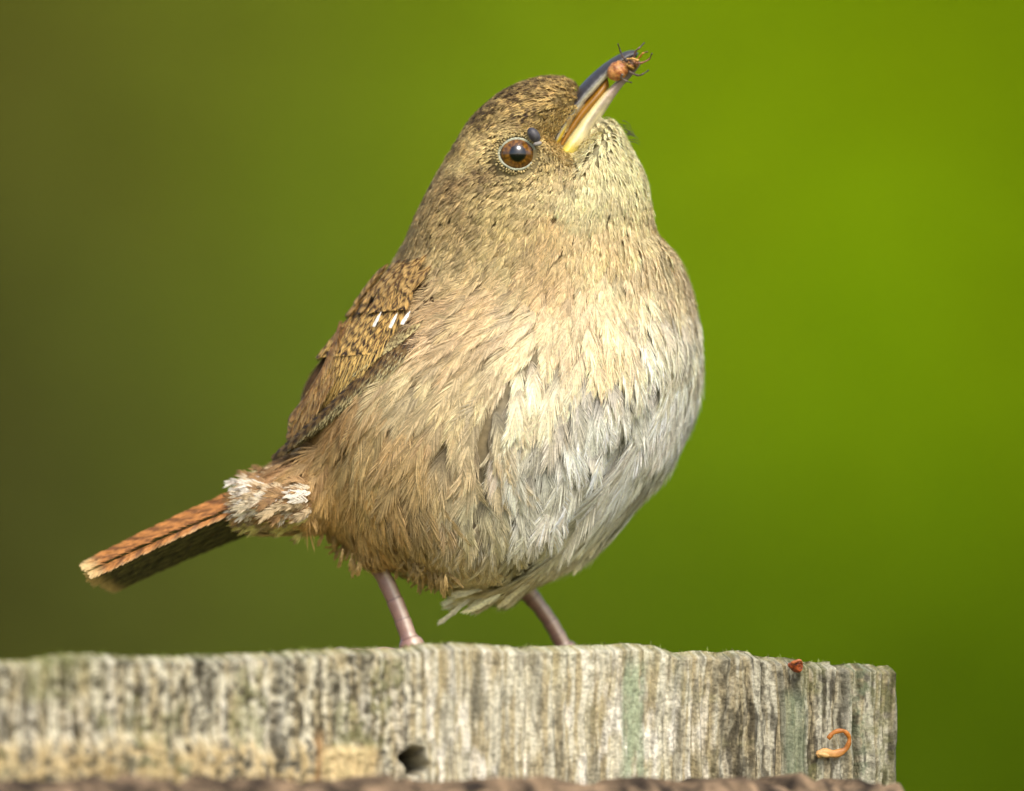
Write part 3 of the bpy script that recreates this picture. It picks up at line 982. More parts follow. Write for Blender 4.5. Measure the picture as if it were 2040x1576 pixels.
# ------------------------------------------------------------------ single large feathers (wing, tail)
def big_feather(name, parent, c0, c1, c2, n0, n1, width, colfun, mat=None, spacing=0.00017, seed=0, shaft=None, ang=(34, 16), tip=0.25, camber=0.2):
    r = np.random.default_rng(seed)
    c0, c1, c2, n0, n1 = (np.asarray(v, float)[None] for v in (c0, c1, c2, n0, n1))
    L = float(np.linalg.norm(c2 - c0))
    K = int(L / spacing)
    pf = lambda a: np.clip(sstep(-0.05, 0.18, a), 0, 1) * np.sqrt(np.clip(1 - (np.clip(a - (1 - tip), 0, 1) / tip) ** 2 * 0.8, 0.05, 1))
    V, Cc = barbs(c0, c1, c2, n0, n1, np.array([width / 2]), [K], spacing * 1.25, colfun, ang=ang, a0=0.02, wob=0.012, camber=camber, proff=pf, rnd=r, over=0.02, jit=0.1)
    av = np.linspace(0, 0.97, 14)
    sp_, tg = bez(np.repeat(c0, 14, 0), np.repeat(c1, 14, 0), np.repeat(c2, 14, 0), av)
    nn = norm(n0 * (1 - av)[:, None] + n1 * av[:, None])
    tv, tq = tube(sp_ + nn * 0.00004, np.linspace(width * 0.028, width * 0.008, 14), 6)
    sc = lin((120, 84, 50)) if shaft is None else shaft
    return obj(name, barb_mesh(name, V, Cc, (tv, tq, sc)), mat or M_FLIGHT, parent)


def bar_col(tan, darkc, period, phase, frac=0.5, edgec=None, tipc=None, tipf=0.9, seed=0):
    r = np.random.default_rng(seed + 900)
    wob = r.uniform(0, 10)

    def f(fid, a_, q_, fpos, sgn, lat):
        u = fpos / period + phase + 0.18 * np.sin(lat * 5 * sgn + wob) + 0.12 * (fbm(fpos * 14 + wob, lat * 3 + 2, 2) - 0.5)
        m = sstep(0.5 - frac / 2 - 0.08, 0.5 - frac / 2 + 0.08, u % 1) * (1 - sstep(0.5 + frac / 2 - 0.08, 0.5 + frac / 2 + 0.08, u % 1))
        c = tan * (1 - m)[:, None] + darkc * m[:, None]
        if edgec is not None:
            e = sstep(0.62, 0.9, lat) * (sgn > 0)
            c = c * (1 - e)[:, None] + edgec * e[:, None]
        if tipc is not None:
            t = sstep(tipf - 0.05, tipf + 0.03, fpos)
            c = c * (1 - t)[:, None] + tipc * t[:, None]
        return c
    return f


wt_, wd_ = lin((220, 178, 100)), lin((54, 38, 24))


def build_wing(far):
    def sk(px, py, off):
        p, n = skin_at(px, py, off * 0.001, far)
        return p, n
    # under-layer of the folded wing
    U = np.linspace(0, 1, 30)
    top = catmull(np.array([(862, 545), (780, 560), (720, 625), (655, 705), (612, 775), (592, 860)], float), 30)
    bot = catmull(np.array([(868, 622), (840, 670), (770, 735), (700, 800), (640, 850), (600, 880)], float), 30)
    vv = np.linspace(0, 1, 12)
    G = top[:, None] * (1 - vv)[:, None] + bot[:, None] * vv[:, None]
    thick = np.sin(np.pi * np.clip(vv, 0.02, 0.98)) ** 0.5 * 0.5 + 0.25
    po, no = skin_at(G[..., 0], G[..., 1], 0.001 * thick + 0 * G[..., 0], far)
    pi_, _ = skin_at(G[..., 0], G[..., 1], -0.0006 + 0 * G[..., 0], far)
    ring = np.concatenate([po, pi_[:, ::-1]], 1)
    wing = obj('wing', quad_mesh('wing', ring.reshape(-1, 3), quads(30, 24, True), np.broadcast_to(lin((70, 52, 34)), (30 * 24, 3))), M_SKIN, bird)
    k = [0 if not far else 500]

    def F(name, x0, y0, x1, y1, wpx, o0, o1, colf, bow=0.0, **kw):
        k[0] += 1
        lim_ = lambda y_: np.interp(y_, [498, 562, 632, 699, 748, 784, 830, 876, 910], [800, 752, 702, 654, 617, 602, 590, 580, 546]) + wpx * (0.62 if 'covert' in name else 0.16)
        x0, x1 = max(x0, lim_(y0)), max(x1, lim_(y1) - wpx * 0.1)
        kw.setdefault('ang', (24, 30))
        mx, my = (x0 + x1) / 2, (y0 + y1) / 2
        dx, dy = x1 - x0, y1 - y0
        mx, my = mx - dy * bow, my + dx * bow
        o0 = o0 * (0.2 + 0.8 * float(sstep(900, 800, x0)))
        a, na = sk(x0, y0, o0)
        m, nm = sk(mx, my, (o0 + o1) / 2 + 0.1)
        e, ne = sk(x1, y1, o1)
        c1 = 2 * m - 0.5 * (a + e)
        big_feather(name, wing, a, c1, e, norm(na + nm), norm(ne + nm), wpx * S, colf, seed=k[0], **kw)

    rr = np.random.default_rng(21)
    # primaries along the lower edge: dark with pale outer edges
    for i in range(6):
        t = i / 5
        F('primary_feather', 858 - 52 * t, 658 + 14 * t, 606 - 52 * t, 882 + 28 * t, 26, 0.7 + 0.12 * i, 0.9 + 0.16 * i,
          bar_col(lin((126, 100, 58)), lin((64, 48, 30)), 0.07, 0.3 * i, 0.5, lin((212, 196, 140)), seed=i), bow=-0.035, tip=0.35)
    # secondaries, barred
    for i in range(8):
        t = i / 7
        F('secondary_feather', 800 - 88 * t, 654 - 8 * t, 617 - 40 * t, 845 + 2 * t, 36, 1.1 + 0.1 * i, 1.2 + 0.14 * i,
          bar_col(wt_ * 0.95, wd_, 0.065, 0.37 * i, 0.42, lin((214, 182, 106)), seed=20 + i), bow=-0.03, tip=0.3)
    # tertials: long plain brown ones lying on top towards the back
    for i in range(4):
        t = i / 3
        F('tertial_feather', 706 - 22 * t, 656 + 4 * t, 583 - 10 * t, 885 - 44 * t, 40, 1.7 + 0.15 * i, 1.9 + 0.15 * i,
          bar_col(lin((170, 128, 72)), lin((104, 76, 44)), 0.10, 0.45 * i, 0.4, lin((206, 170, 108)), seed=40 + i), bow=-0.075, tip=0.3)
    # greater coverts
    for i in range(11):
        t = i / 10
        F('greater_covert', 826 - 126 * t, 606 + 26 * t, 752 - 118 * t, 722 + 14 * t, 34, 1.5 + 0.05 * i, 1.75 + 0.08 * i,
          bar_col(wt_, wd_, 0.18, 0.41 * i, 0.46, lin((204, 168, 100)), seed=60 + i), tip=0.35)
    # median coverts, three with white tips
    for i in range(9):
        t = i / 8
        wtip = {1: True, 2: True, 4: True}.get(i)
        F('median_covert', 836 - 116 * t, 560 + 28 * t, 806 - 126 * t + (0 if i != 4 else 8), 640 + 14 * t, 30, 2.0 + 0.03 * i, 2.2 + 0.05 * i,
          bar_col(lin((206, 164, 94)), lin((64, 46, 28)), 0.28, 0.37 * i, 0.42, seed=80 + i), tip=0.45)
    # lesser coverts and scapulars
    for i in range(22):
        t = rr.random()
        s_ = i / 21
        x0 = 862 - 110 * s_ + rr.uniform(-8, 8)
        y0 = 520 + 44 * s_ + rr.uniform(-14, 26)
        F('lesser_covert', x0, y0, x0 - 40, y0 + 52, 30, 2.2 + 0.02 * i, 2.4 + 0.02 * i,
          bar_col(lin((204, 164, 98)) * rr.uniform(0.85, 1.15), lin((84, 60, 36)), 0.4, rr.random(), 0.38, seed=120 + i), tip=0.5)
    # white tear-drop tips
    for (x, y) in ((752, 636), (783, 638), (806, 631)):
        F('white_spot_feather', x + 20, y + 14, x + 5, y + 43, 10, 3.0, 3.0,
          lambda fid, a_, q_, fpos, sgn, lat: np.broadcast_to(lin((246, 240, 226)), (len(fid), 3)), tip=0.5, spacing=0.00012, ang=(18, 12), shaft=lin((240, 232, 215)))
    # pale feathers at the bend of the wing
    for i in range(7):
        F('alula_feather', 850 - 9 * i, 648 + 6 * i, 790 - 13 * i, 706 + 9 * i, 14, 1.5, 1.5,
          bar_col(lin((200, 182, 126)), lin((92, 74, 46)), 0.2, 0.3 * i, 0.4, seed=160 + i), tip=0.5)
    return wing


build_wing(False)
build_wing(True)

# tail feathers: rufous near edge of the folded tail; underside shade painted as dark olive
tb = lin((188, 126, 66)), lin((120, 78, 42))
for i in range(10):
    if i < 4:      # upper, lit side
        t = i / 3
        a = P(600, 928 + 30 * t, 0.011 - 0.004 * t)
        e = P(166 + 16 * t + (8 if i == 1 else 0), 1128 + 16 * t, 0.008 - 0.0045 * t)
        n_ = norm(np.array([-0.25, -0.72, 0.65]))
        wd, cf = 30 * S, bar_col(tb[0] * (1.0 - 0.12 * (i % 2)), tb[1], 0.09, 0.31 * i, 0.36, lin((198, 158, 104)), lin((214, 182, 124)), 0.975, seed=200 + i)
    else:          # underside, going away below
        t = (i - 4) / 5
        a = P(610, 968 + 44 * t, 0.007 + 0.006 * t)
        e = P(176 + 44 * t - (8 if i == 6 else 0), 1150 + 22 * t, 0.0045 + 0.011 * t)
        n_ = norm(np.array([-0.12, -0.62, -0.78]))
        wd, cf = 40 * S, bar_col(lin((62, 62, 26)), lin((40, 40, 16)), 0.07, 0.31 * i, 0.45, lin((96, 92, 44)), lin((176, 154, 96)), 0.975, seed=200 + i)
    c = (a + e) / 2 + np.array([0, 0, 0.0008])
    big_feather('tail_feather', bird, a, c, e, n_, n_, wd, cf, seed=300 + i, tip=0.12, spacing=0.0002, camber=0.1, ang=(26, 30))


# barred coverts over the tail root, and long fringe feathers of belly and vent
def tuft(name, specs, colf, spacing=0.00024, seed=0, dang=(38, 14)):
    r = np.random.default_rng(seed)
    c0, c2, nn, W_ = [np.array(v, float) for v in zip(*specs)]
    c1 = (c0 + c2) / 2 + nn * 0.0008
    L = np.linalg.norm(c2 - c0, axis=1)
    K = np.clip((L / spacing).astype(int), 5, 40)
    V, Cc = barbs(c0, c1, c2, nn, nn, W_, K, spacing * 0.7, colf, ang=dang, wob=0.05, rnd=r, rag=0.2, over=0.35)
    return obj(name, barb_mesh(name, V, Cc), M_FEATHER, bird, kind='stuff')


r = np.random.default_rng(31)
sp_ = []
tc = []
for i in range(240):
    t = r.random()
    v = r.random() ** 1.15
    x, y = 628 - 116 * t, 944 + 18 * t + (96 - 44 * t) * v
    Yd = 0.009 - 0.0085 * math.sin(math.pi * min(max(v, 0.02), 0.98)) * (1 - 0.45 * t) + r.normal(0, 0.0006)
    ln = r.uniform(34, 60)
    da = r.normal(0, 0.22) + (0.38 * (v - 0.45) if v > 0.2 else -0.2)
    dx, dy = -math.cos(0.22 + da), math.sin(0.22 + da) * 1.0
    sp_.append((P(x, y, Yd), P(x + dx * ln, y + dy * ln, Yd - 0.0006), norm(np.array([-0.15, -0.9, 0.9 - 1.7 * v])), r.uniform(9, 14) * S))
    tc.append(lin(random.choice([(226, 214, 190), (206, 182, 142), (176, 140, 94), (232, 222, 202), (160, 124, 80), (214, 198, 166)])) if v < 0.8 else lin((206, 196, 120)))
tc = np.array(tc)
tph = r.random(len(tc))


def cov_col(fid, a_, q_, fpos, sgn, lat):
    u = (fpos * 2.2 + tph[fid]) % 1
    m = sstep(0.5, 0.6, u) * (1 - sstep(0.8, 0.9, u)) * 0.7 * (tph[fid] < 0.6)
    return tc[fid] * (1 - m)[:, None] + lin((100, 72, 46)) * m[:, None]


tuft('tail_coverts', sp_, cov_col, seed=5)

# loose fringe: vent, thigh fluff, belly edge, breast edge
sp_ = []
fc = []


def fringe(n, x0, y0, x1, y1, dx, dy, ln, Y0, Y1, col_, w_=3.6, jit=0.45):
    for i in range(n):
        t = r.random()
        x, y = x0 + (x1 - x0) * t + r.normal(0, 6), y0 + (y1 - y0) * t + r.normal(0, 6)
        a_ = math.atan2(dy, dx) + r.normal(0, jit)
        l_ = ln * r.uniform(0.7, 1.3)
        Yd = Y0 + (Y1 - Y0) * t + r.normal(0, 0.0015)
        sp_.append((P(x, y, Yd), P(x + math.cos(a_) * l_, y + math.sin(a_) * l_, Yd + 0.0002), norm(np.array([0, -1, r.normal(0, .3)])), w_ * S * r.uniform(0.7, 1.2)))
        fc.append(lin(col_) * r.uniform(0.8, 1.15))


fringe(26, 640, 1030, 700, 1095, -0.1, 1, 30, 0.011, 0.009, (172, 142, 86))
fringe(10, 690, 1092, 726, 1112, 0.0, 1, 30, 0.007, 0.006, (172, 144, 88))
fringe(34, 800, 1108, 890, 1145, -0.1, 1, 34, 0.003, 0.004, (164, 138, 86))
fringe(26, 810, 1130, 900, 1160, -0.25, 1, 24, 0.006, 0.010, (170, 156, 96))
fringe(10, 935, 1168, 980, 1182, -0.9, 0.35, 60, 0.008, 0.010, (232, 226, 190), 8, 0.12)
fringe(14, 990, 1172, 1050, 1168, -0.9, 0.4, 88, 0.010, 0.012, (226, 220, 176), 7, 0.1)
fringe(20, 1050, 1150, 1150, 1085, -0.85, 0.52, 100, 0.010, 0.012, (216, 206, 160), 7, 0.1)
fringe(22, 1150, 1080, 1290, 945, -0.62, 0.78, 95, 0.009, 0.010, (220, 214, 180), 7, 0.12)
fringe(16, 1296, 920, 1362, 830, -0.5, 0.86, 62, 0.010, 0.010, (224, 220, 196), 9, 0.12)
fringe(10, 1360, 815, 1386, 720, -0.2, 1, 48, 0.010, 0.010, (220, 210, 180), 8, 0.1)
fc = np.array(fc)
tuft('fringe_feathers', sp_, lambda fid, a_, q_, fpos, sgn, lat: fc[fid] * (0.75 + 0.3 * fpos)[:, None], seed=6, dang=(20, 7))

# bristles at the chin and the gape
bv, bq, o_ = [], [], 0
for i in range(16):
    x, y = (r.uniform(1230, 1258), 0)
    y = 236 + (x - 1228) * 1.4 + r.normal(0, 5)
    l_ = r.uniform(14, 26)
    a_ = r.uniform(0.2, 0.9)
    Yd = 0.004 + r.normal(0, 0.002)
    p0, p2 = P(x, y, Yd), P(x + l_ * math.cos(a_), y + l_ * math.sin(a_), Yd - 0.001)
    pts = catmull(np.array([p0, (p0 + p2) / 2 + [0.0001, 0, 0.00012], p2]), 5)
    v, qq = tube(pts, np.linspace(0.000045, 0.000015, 5), 4)
    bv.append(v); bq.append(qq + o_); o_ += len(v)
obj('bristles', quad_mesh('bristles', np.vstack(bv), np.vstack(bq)), M_CLAW, bird, kind='stuff')

# ------------------------------------------------------------------ eyes
for far in (False, True):
    pe, ne = skin_at(*EYE, 0.0, far)
    sgf = -1 if not far else 1
    ne = norm(np.array([0.06, sgf * 0.99, 0.05]))
    Re = 0.00264
    ctr = pe - ne * 0.0013
    u = norm(np.cross(ne, [0, 0, 1.0]))
    v = np.cross(u, ne)
    nr, na = 44, 48
    ph = np.linspace(0.001, math.pi * 0.75, nr)
    az_ = np.arange(na) / na * 2 * math.pi
    PH, AZ = np.meshgrid(ph, az_, indexing='ij')
    bulge = 1 + 0.10 * np.exp(-(PH / 0.7) ** 2)
    Vv = ctr + Re * bulge[..., None] * (np.cos(PH)[..., None] * ne + np.sin(PH)[..., None] * (np.cos(AZ)[..., None] * u + np.sin(AZ)[..., None] * v))
    rs = np.sin(PH) * Re * bulge
    iris = mix(np.broadcast_to(lin((86, 54, 14)), PH.shape + (3,)), lin((138, 92, 28)), sstep(0.35, 0.7, fbm(AZ * 9 + 30, rs * 2500, 2)))
    iris = mix(iris, lin((52, 26, 12)), sstep(0.00185, 0.0022, rs))
    iris = mix(iris, np.zeros(3) + 0.002, 1 - sstep(0.00104, 0.00111, rs))
    iris = mix(iris, np.zeros(3) + 0.004, sstep(0.0021, 0.00225, rs))
    qq = quads(nr, na, True)
    eye = obj('eye', quad_mesh('eye', Vv.reshape(-1, 3), qq if True else qq[:, ::-1], iris.reshape(-1, 3)), M_EYE, bird)
    # bare ring of the lids
    a = np.arange(72) / 72 * 2 * math.pi
    ring = ctr + ne * (0.00182 - 0.0004 * np.abs(np.cos(a)) ** 3)[:, None] + (np.cos(a) * (0.00217 + 0.00026 * np.abs(np.cos(a)) ** 6))[:, None] * u + (np.sin(a) * 0.00196)[:, None] * v
    n8 = 10
    b8 = np.arange(n8) / n8 * 2 * math.pi
    rad_ = (np.cos(a)[:, None] * u + np.sin(a)[:, None] * v)
    rr_ = 0.00021 * (1 + 0.16 * np.sin(a * 31))
    Vr_ = ring[:, None] + rad_[:, None] * (rr_[:, None] * np.cos(b8))[..., None] + ne * (rr_[:, None] * 0.8 * np.sin(b8))[..., None]
    Vr_ = np.concatenate([Vr_, Vr_[:1]], 0)
    lid = obj('eyelid', quad_mesh('eyelid', Vr_.reshape(-1, 3), quads(73, n8, True)), M_LID, eye)
    # bead-like feathers round the lids
    bv, bq, bc, o_ = [], [], [], 0
    for k in range(92):
        row = k % 2
        th = k / 92 * 2 * math.pi
        rr0 = 0.00248 + 0.00030 * row + r.normal(0, 0.00010) + 0.0002 * abs(math.cos(th)) ** 6
        c_ = ctr + ne * (0.0018 - 0.0003 * row) + (math.cos(th) * rr0) * u + (math.sin(th) * rr0 * 0.95) * v
        rv_ = math.cos(th) * u + math.sin(th) * v
        tv, tq = tube(np.array([c_ - rv_ * 0.00016, c_ - rv_ * 0.00005, c_ + rv_ * 0.0001, c_ + rv_ * 0.0002]), np.array([0.00005, 0.00012, 0.00014, 0.00007]) * r.uniform(0.7, 1.25), 8, flat=ne)
        bv.append(tv); bq.append(tq + o_); o_ += len(tv)
        bc.append(np.broadcast_to(lin((214, 190, 128)) * r.uniform(0.5, 1.0), tv.shape))
    obj('eye_ring_feathers', quad_mesh('eye_ring_feathers', np.vstack(bv), np.vstack(bq), np.vstack(bc)), M_FEATHER, eye, kind='stuff')

# ------------------------------------------------------------------ bill
YB = 0.004


def bill_loft(name, stations, cfun, roundtop, n=20, ns_=40):
    """stations: top x,y, bottom x,y, half width (px), depth shift"""
    st = catmull(np.array(stations, float), ns_)
    a = np.arange(n) / n * 2 * math.pi
    Vv, Cc = [], []
    for k, (x0, y0, x1, y1, hw) in enumerate(st):
        cy_, sy_ = np.cos(a), np.sin(a)            # +1 top, -1 bottom ; side
        t = (1 - cy_) / 2
        side = np.sign(sy_) * np.abs(sy_) ** 0.75
        if roundtop:                               # keeled above, widest at the cutting edge
            side = side * (0.55 + 0.45 * np.clip(t * 1.5, 0, 1))
        else:
            side = side * (0.6 + 0.4 * np.clip((1 - t) * 1.5, 0, 1))
        X_, Y_ = x0 + (x1 - x0) * t, y0 + (y1 - y0) * t
        Vv.append(P(X_, Y_, YB - side * hw * S))
        Cc.append(cfun(k / (ns_ - 1), t))
    Vv, Cc = np.array(Vv), np.array(Cc)
    Vv = np.concatenate([Vv[:1].mean(1, keepdims=True).repeat(n, 1), Vv, Vv[-1:].mean(1, keepdims=True).repeat(n, 1)], 0)
    Cc = np.concatenate([Cc[:1], Cc, Cc[-1:]], 0)
    return obj(name, quad_mesh(name, Vv.reshape(-1, 3), quads(len(Vv), n, True), Cc.reshape(-1, 3)), M_BILL, bird)


def up_col(k, t):
    horn_, hi, edge_ = lin((54, 51, 52)), lin((92, 92, 96)), lin((206, 200, 176))
    c = mix(np.broadcast_to(horn_, t.shape + (3,)), hi, 0.5 * sstep(0.35, 0.0, t))  # highlight along the top of the bill painted in lighter grey
    e = sstep(0.60, 0.78, t) * (1 - sstep(0.62, 0.85, np.full_like(t, k)))
    c = mix(c, edge_, e)
    return mix(c, lin((214, 186, 40)), sstep(0.6, 0.8, t) * sstep(0.22, 0.05, np.full_like(t, k)))


def lo_col(k, t):
    iv, pk, gr, ye = lin((222, 208, 156)), lin((186, 160, 142)), lin((120, 100, 96)), lin((214, 196, 84))
    kk = np.full_like(t, k)
    c = mix(np.broadcast_to(iv, t.shape + (3,)), pk, sstep(0.35, 0.65, kk))
    c = mix(c, lin((140, 124, 120)), 0.7 * np.exp(-((t - 0.55) / 0.14) ** 2) * sstep(0.15, 0.3, kk) * sstep(0.62, 0.45, kk))
    c = mix(c, gr, sstep(0.62, 0.9, kk))
    c = mix(c, lin((232, 222, 150)), 0.8 * sstep(0.3, 0.1, t) * sstep(0.75, 0.5, kk))
    return mix(c, ye, sstep(0.16, 0.02, kk))


bill_loft('upper_bill', [(1096, 264, 1112, 294, 66), (1122, 216, 1136, 250, 50), (1142, 188, 1163, 208, 40), (1166, 160, 1186, 182, 33),
                         (1202, 128, 1212, 153, 25), (1236, 107, 1238, 130, 17), (1260, 100, 1258, 116, 11), (1272, 106, 1268, 114, 5)], up_col, True)
bill_loft('lower_bill', [(1114, 298, 1146, 316, 64), (1136, 268, 1172, 286, 52), (1160, 236, 1187, 253, 38), (1182, 208, 1206, 222, 30),
                         (1204, 184, 1224, 194, 23), (1225, 165, 1240, 172, 16), (1250, 141, 1262, 148, 12), (1272, 120, 1278, 126, 5)], lo_col, False)
mo = []
for (x0, y0, x1, y1, hw) in catmull(np.array([(1112, 290, 1117, 300, 50), (1130, 255, 1140, 268, 42), (1155, 216, 1164, 236, 33), (1180, 188, 1192, 204, 25), (1200, 166, 1206, 184, 16), (1210, 152, 1214, 172, 6)], float), 20):
    a = np.arange(12) / 12 * 2 * math.pi
    mo.append(P((x0 + x1) / 2 + (x0 - x1) / 2 * np.cos(a), (y0 + y1) / 2 + (y0 - y1) / 2 * np.cos(a), YB - hw * S * np.sin(a)))
mo = np.array(mo)
mo = np.concatenate([mo[:1].mean(1, keepdims=True).repeat(12, 1), mo, mo[-1:].mean(1, keepdims=True).repeat(12, 1)], 0)
obj('mouth_lining', quad_mesh('mouth_lining', mo.reshape(-1, 3), quads(len(mo), 12, True)), M_MOUTH, bird)

# ------------------------------------------------------------------ legs with scutes, toes and claws


def leg(x0, y0, Y0, x1, Y1, wpx, shade):
    yb = 1294
    p1 = P(x1, yb, Y1)
    ztop = top_z(p1[0], p1[1])
    p1[2] = ztop + 0.0013
    p0 = P(x0, y0, Y0)
    nS = 70
    t = np.linspace(0, 1, nS)
    pts = p0 + (p1 - p0) * t[:, None]
    pts = pts + np.array([0.0004, 0, 0.0002]) * np.sin(t * math.pi)[:, None]
    rad = wpx * S / 2 * (1 + 0.35 * sstep(0.35, 0.0, t) + 0.55 * sstep(0.86, 0.98, t))
    sc = (t * 5.5) % 1
    rad = rad * (1 + 0.10 * (1 - sc) * sstep(0, 0.12, sc))
    v, qq = tube(pts, np.stack([rad * 0.9, rad], 1), 18)
    ring_t = np.concatenate([[0], t, [1]])
    ang = np.arange(18) / 18 * 2 * math.pi
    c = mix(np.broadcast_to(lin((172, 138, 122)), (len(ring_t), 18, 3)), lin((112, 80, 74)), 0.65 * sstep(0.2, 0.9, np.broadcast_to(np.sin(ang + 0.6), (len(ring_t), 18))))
    c = mix(c, lin((240, 224, 204)), 0.8 * np.broadcast_to(np.exp(-((np.sin(ang) + 0.45) / 0.22) ** 2), (len(ring_t), 18)))  # long pale highlight down the leg, put into its colour
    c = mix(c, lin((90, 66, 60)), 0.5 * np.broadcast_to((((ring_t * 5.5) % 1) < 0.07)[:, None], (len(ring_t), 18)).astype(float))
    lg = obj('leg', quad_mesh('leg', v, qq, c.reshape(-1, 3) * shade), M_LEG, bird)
    for k, (dx, dy, ln) in enumerate(((0.95, -0.25, 0.0095), (0.75, -0.75, 0.011), (0.98, 0.35, 0.0095), (-0.9, -0.2, 0.0085))):
        dv = norm(np.array([dx, dy, 0]))
        tt = np.linspace(0, 1, 16)
        q_ = p1 + dv * (tt * ln)[:, None]
        rt = 0.00062 - 0.0002 * tt + 0.00009 * np.cos(tt * 14)
        for i in range(16):
            q_[i, 2] = top_z(q_[i, 0], q_[i, 1]) + rt[i] * 0.85
        for _ in range(2):
            q_[1:-1, 2] = (q_[:-2, 2] + 2 * q_[1:-1, 2] + q_[2:, 2]) / 4
        v, qq = tube(q_, rt, 10, flat=(0, 0, 1))
        obj('toe', quad_mesh('toe', v, qq, np.broadcast_to(lin((164, 130, 116)), v.shape)), M_LEG, lg)
        cl = catmull(np.array([q_[-1], q_[-1] + dv * 0.0012 + [0, 0, 0.0006], q_[-1] + dv * 0.0026 - [0, 0, 0.0001]]), 10)
        v, qq = tube(cl, np.linspace(0.00042, 0.00005, 10), 8, flat=(0, 0, 1))
        obj('claw', quad_mesh('claw', v, qq), M_CLAW, lg)


leg(728, 1082, 0.0085, 822, 0.006, 32, 1.0)
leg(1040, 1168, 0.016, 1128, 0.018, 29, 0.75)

# ------------------------------------------------------------------ the spider in the bill
YS = YB - 0.0013
spd = empty('spider', tuple(P(1240, 135, YS)), 'tiny orange brown spider with dark legs clamped in the bill tip', 'spider')


def blob(c, ax, n=20, m=24, f=None):
    ph, az_ = np.meshgrid(np.linspace(0.001, math.pi - 0.001, n), np.arange(m) / m * 2 * math.pi, indexing='ij')
    d = np.stack([np.cos(ph), np.sin(ph) * np.cos(az_), np.sin(ph) * np.sin(az_)], -1)
    if f is not None:
        d = d * f(ph, az_)[..., None]
    A = np.array(ax)
    return (np.array(c) + d @ A).reshape(-1, 3), quads(n, m, True), ph, az_


def axes(dx, dy, l, wd, dp):
    u = norm(np.array([dx, 0, -dy]))
    v = np.array([0, -1.0, 0])
    return np.array([u * l * S, np.cross(u, v) * wd * S, v * dp * S])


v, qq, ph, az_ = blob(P(1231, 141, YS - 0.0004), axes(0.8, -0.6, 23, 19, 18), f=lambda p, a: 1 + 0.03 * np.sin(p * 9))
c = mix(np.broadcast_to(lin((200, 138, 74)), ph.shape + (3,)), lin((150, 84, 42)), sstep(0.4, 0.7, fbm(ph * 6, az_ * 3 + 2, 3)))
obj('abdomen', quad_mesh('abdomen', v, qq, c.reshape(-1, 3)), M_SPIDER, spd)
v, qq, ph, az_ = blob(P(1257, 129, YS - 0.0003), axes(0.85, -0.5, 17, 13, 12))
c = mix(np.broadcast_to(lin((168, 112, 50)), ph.shape + (3,)), lin((80, 52, 30)), sstep(0.4, 0.6, fbm(ph * 5, az_ * 2 + 2, 3)))
obj('head', quad_mesh('head', v, qq, c.reshape(-1, 3)), M_SPIDER, spd)
legs = [([(1250, 122), (1240, 112), (1236, 102), (1231, 87)], (70, 52, 40)), ([(1262, 118), (1266, 103), (1273, 96), (1284, 85)], (120, 92, 80)),
        ([(1266, 126), (1279, 125), (1293, 118), (1299, 106)], (128, 80, 50)), ([(1252, 142), (1270, 150), (1280, 148), (1292, 140)], (92, 76, 60)),
        ([(1240, 148), (1238, 155), (1247, 161), (1259, 165)], (110, 96, 84)), ([(1266, 122), (1276, 112), (1281, 106), (1290, 103)], (196, 130, 40)),
        ([(1272, 121), (1260, 117), (1248, 118), (1240, 121)], (206, 158, 78)), ([(1262, 136), (1254, 132), (1248, 128), (1256, 126)], (190, 146, 72))]
for i, (pp, cc) in enumerate(legs):
    pp = np.array(pp, float)
    dd = YS - 0.0013 + np.array([0.0006, 0, -0.0004, 0.0002]) * (1 if i % 2 else -0.6)
    pts = catmull(P(pp[:, 0], pp[:, 1], dd), 18)
    tt = np.linspace(0, 1, 18)
    rad_ = 2.5 * S * (1 - 0.55 * tt) * (1 + 0.22 * np.cos(tt * 19))
    v, qq = tube(pts, rad_, 8)
    tcol = np.concatenate([[0], tt, [1]])
    c = mix(np.broadcast_to(lin(cc), (20, 8, 3)), lin((46, 34, 28)), np.broadcast_to(sstep(0.55, 0.9, tcol)[:, None], (20, 8)) * 0.8)
    obj('leg', quad_mesh('leg', v, qq, c.reshape(-1, 3)), M_SPIDER, spd)

# ------------------------------------------------------------------ the tick beside the eye
pt, nt2 = skin_at(1065, 279, 0.0011)
tick = empty('tick', tuple(pt), 'swollen glossy grey tick fixed beside the eye of the bird', 'tick')
v, qq, ph, az_ = blob(pt, axes(0.55, 0.83, 17, 11, 11), f=lambda p, a: 1 - 0.10 * np.cos(p))
c = mix(np.broadcast_to(lin((78, 74, 72)), ph.shape + (3,)), lin((62, 58, 62)), sstep(0.4, 0.6, fbm(ph * 3, az_, 2)))
obj('body', quad_mesh('body', v, qq, c.reshape(-1, 3)), M_TICK, tick)
pt2, _ = skin_at(1071, 294, 0.0010)
v, qq, ph, az_ = blob(pt2, axes(0.9, -0.25, 9, 5, 6))
obj('head', quad_mesh('head', v, qq, np.broadcast_to(lin((140, 132, 122)), v.shape)), M_TICK, tick)

# ------------------------------------------------------------------ dry bits caught on the post


def on_front(x, y, out):
    return P(x, y, post_front(x)) + nrm * out


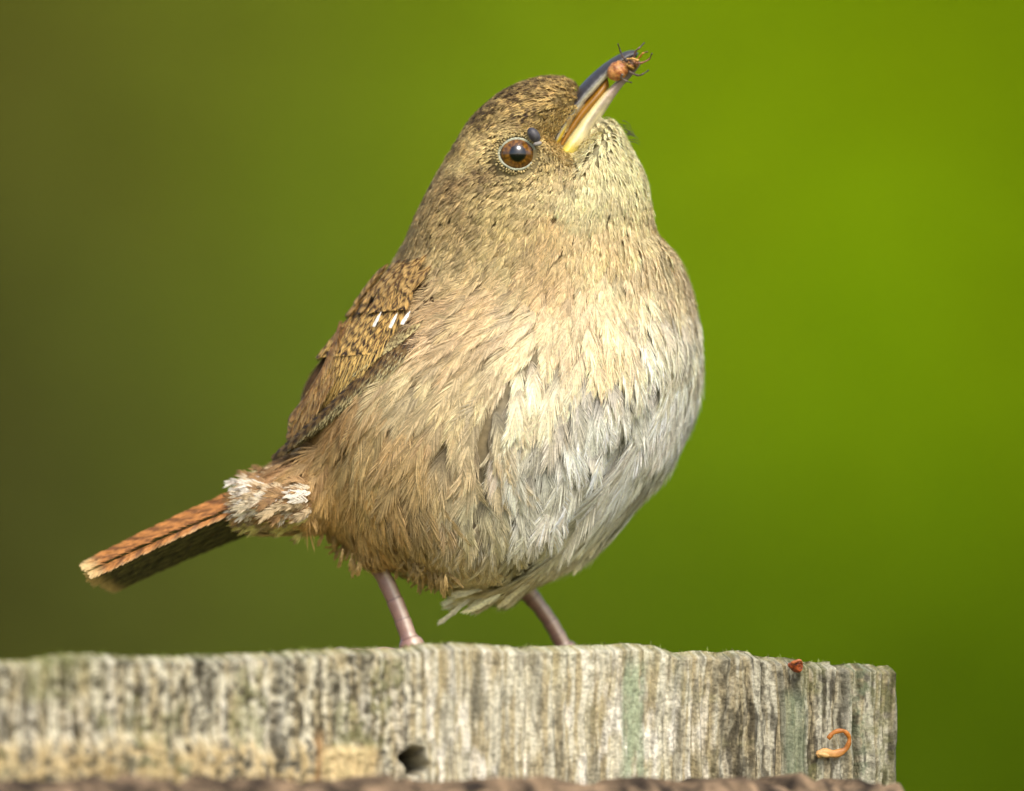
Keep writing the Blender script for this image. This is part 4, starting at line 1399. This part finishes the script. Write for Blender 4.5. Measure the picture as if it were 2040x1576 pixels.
cs = empty('dry_curl', tuple(on_front(1652, 1484, 0.001)), 'orange brown dry curl shaped like a C stuck to the post', 'dry curl')
cpx = catmull(np.array([(1640, 1472), (1650, 1459), (1668, 1457), (1679, 1472), (1674, 1492), (1656, 1502), (1634, 1500), (1622, 1506)], float), 60)
tt = np.linspace(0, 1, 60)
pts = np.array([on_front(x, y, 0.0014 + 0.0006 * math.sin(k / 60 * 5)) for k, (x, y) in enumerate(cpx)])
rad_ = (4.4 + 4.5 * sstep(0.45, 0.8, tt) - 4 * sstep(0.93, 1, tt)) * S * (1 + 0.12 * np.sin(tt * 40))
v, qq = tube(pts, np.stack([rad_ * 0.6, rad_], 1), 12)
ct = np.concatenate([[0], tt, [1]])
c = mix(np.broadcast_to(lin((172, 104, 36)), (62, 12, 3)), lin((200, 152, 90)), np.broadcast_to(sstep(0.5, 0.9, ct)[:, None], (62, 12)))
obj('curl', quad_mesh('curl', v, qq, c.reshape(-1, 3)), M_SCALE, cs)
v, qq, ph, az_ = blob(on_front(1632, 1504, 0.0013), axes(0.9, 0.2, 12, 5, 4))
obj('withered_base', quad_mesh('withered_base', v, qq, np.broadcast_to(lin((216, 172, 104)), v.shape)), M_SCALE, cs)

bs = empty('bud_scale', tuple(on_front(1575, 1328, 0.001)), 'small reddish brown bud scale near the top edge of the post', 'bud scale')
v, qq, ph, az_ = blob(on_front(1576, 1328, 0.0012), axes(0.95, 0.25, 15, 10, 9), f=lambda p, a: 1 + 0.25 * np.sin(a * 2 + p * 2) * np.sin(p))
c = mix(np.broadcast_to(lin((168, 82, 36)), ph.shape + (3,)), lin((92, 40, 20)), sstep(0.4, 0.65, fbm(ph * 4, az_ * 2, 3)))
obj('scale', quad_mesh('scale', v, qq, c.reshape(-1, 3)), M_SCALE, bs)
pts = catmull(np.array([on_front(1566, 1322, 0.0016), on_front(1578, 1316, 0.0022), on_front(1588, 1324, 0.0016)]), 10)
v, qq = tube(pts, np.linspace(4, 1.5, 10) * S, 8)
obj('husk', quad_mesh('husk', v, qq, np.broadcast_to(lin((184, 104, 52)), v.shape)), M_SCALE, bs)

# tufts of moss along the top edge of the post
mv, ml, o_ = [], [], 0
rm_ = np.random.default_rng(12)
for i in range(900):
    x = rm_.uniform(-240, 1790)
    if rm_.random() > 0.35 + 0.6 * float(fbm(np.array([x / 60.0]), np.array([3.0]), 2)[0]):
        continue
    i0 = int((x + 260) / 2055 * (len(Vt) - 1))
    b_ = Vt[i0, rm_.integers(0, 8)]
    h = rm_.uniform(3, 11) * S
    d = norm(np.array([rm_.normal(0, .6), rm_.normal(0, .5) - 0.2, 1.0])) * h
    sdv = np.array([0.00011, 0, 0]) * rm_.uniform(0.6, 1.4)
    mv += [b_ - sdv, b_ + sdv, b_ + d * 0.6 + sdv * 0.7, b_ + d, b_ + d * 0.6 - sdv * 0.7]
    ml += [o_, o_ + 1, o_ + 2, o_ + 3, o_ + 4]
    o_ += 5
obj('moss', raw_mesh('moss', np.array(mv), ml, np.arange(o_ // 5) * 5, np.full(o_ // 5, 5)), M_MOSS, post, kind='stuff')
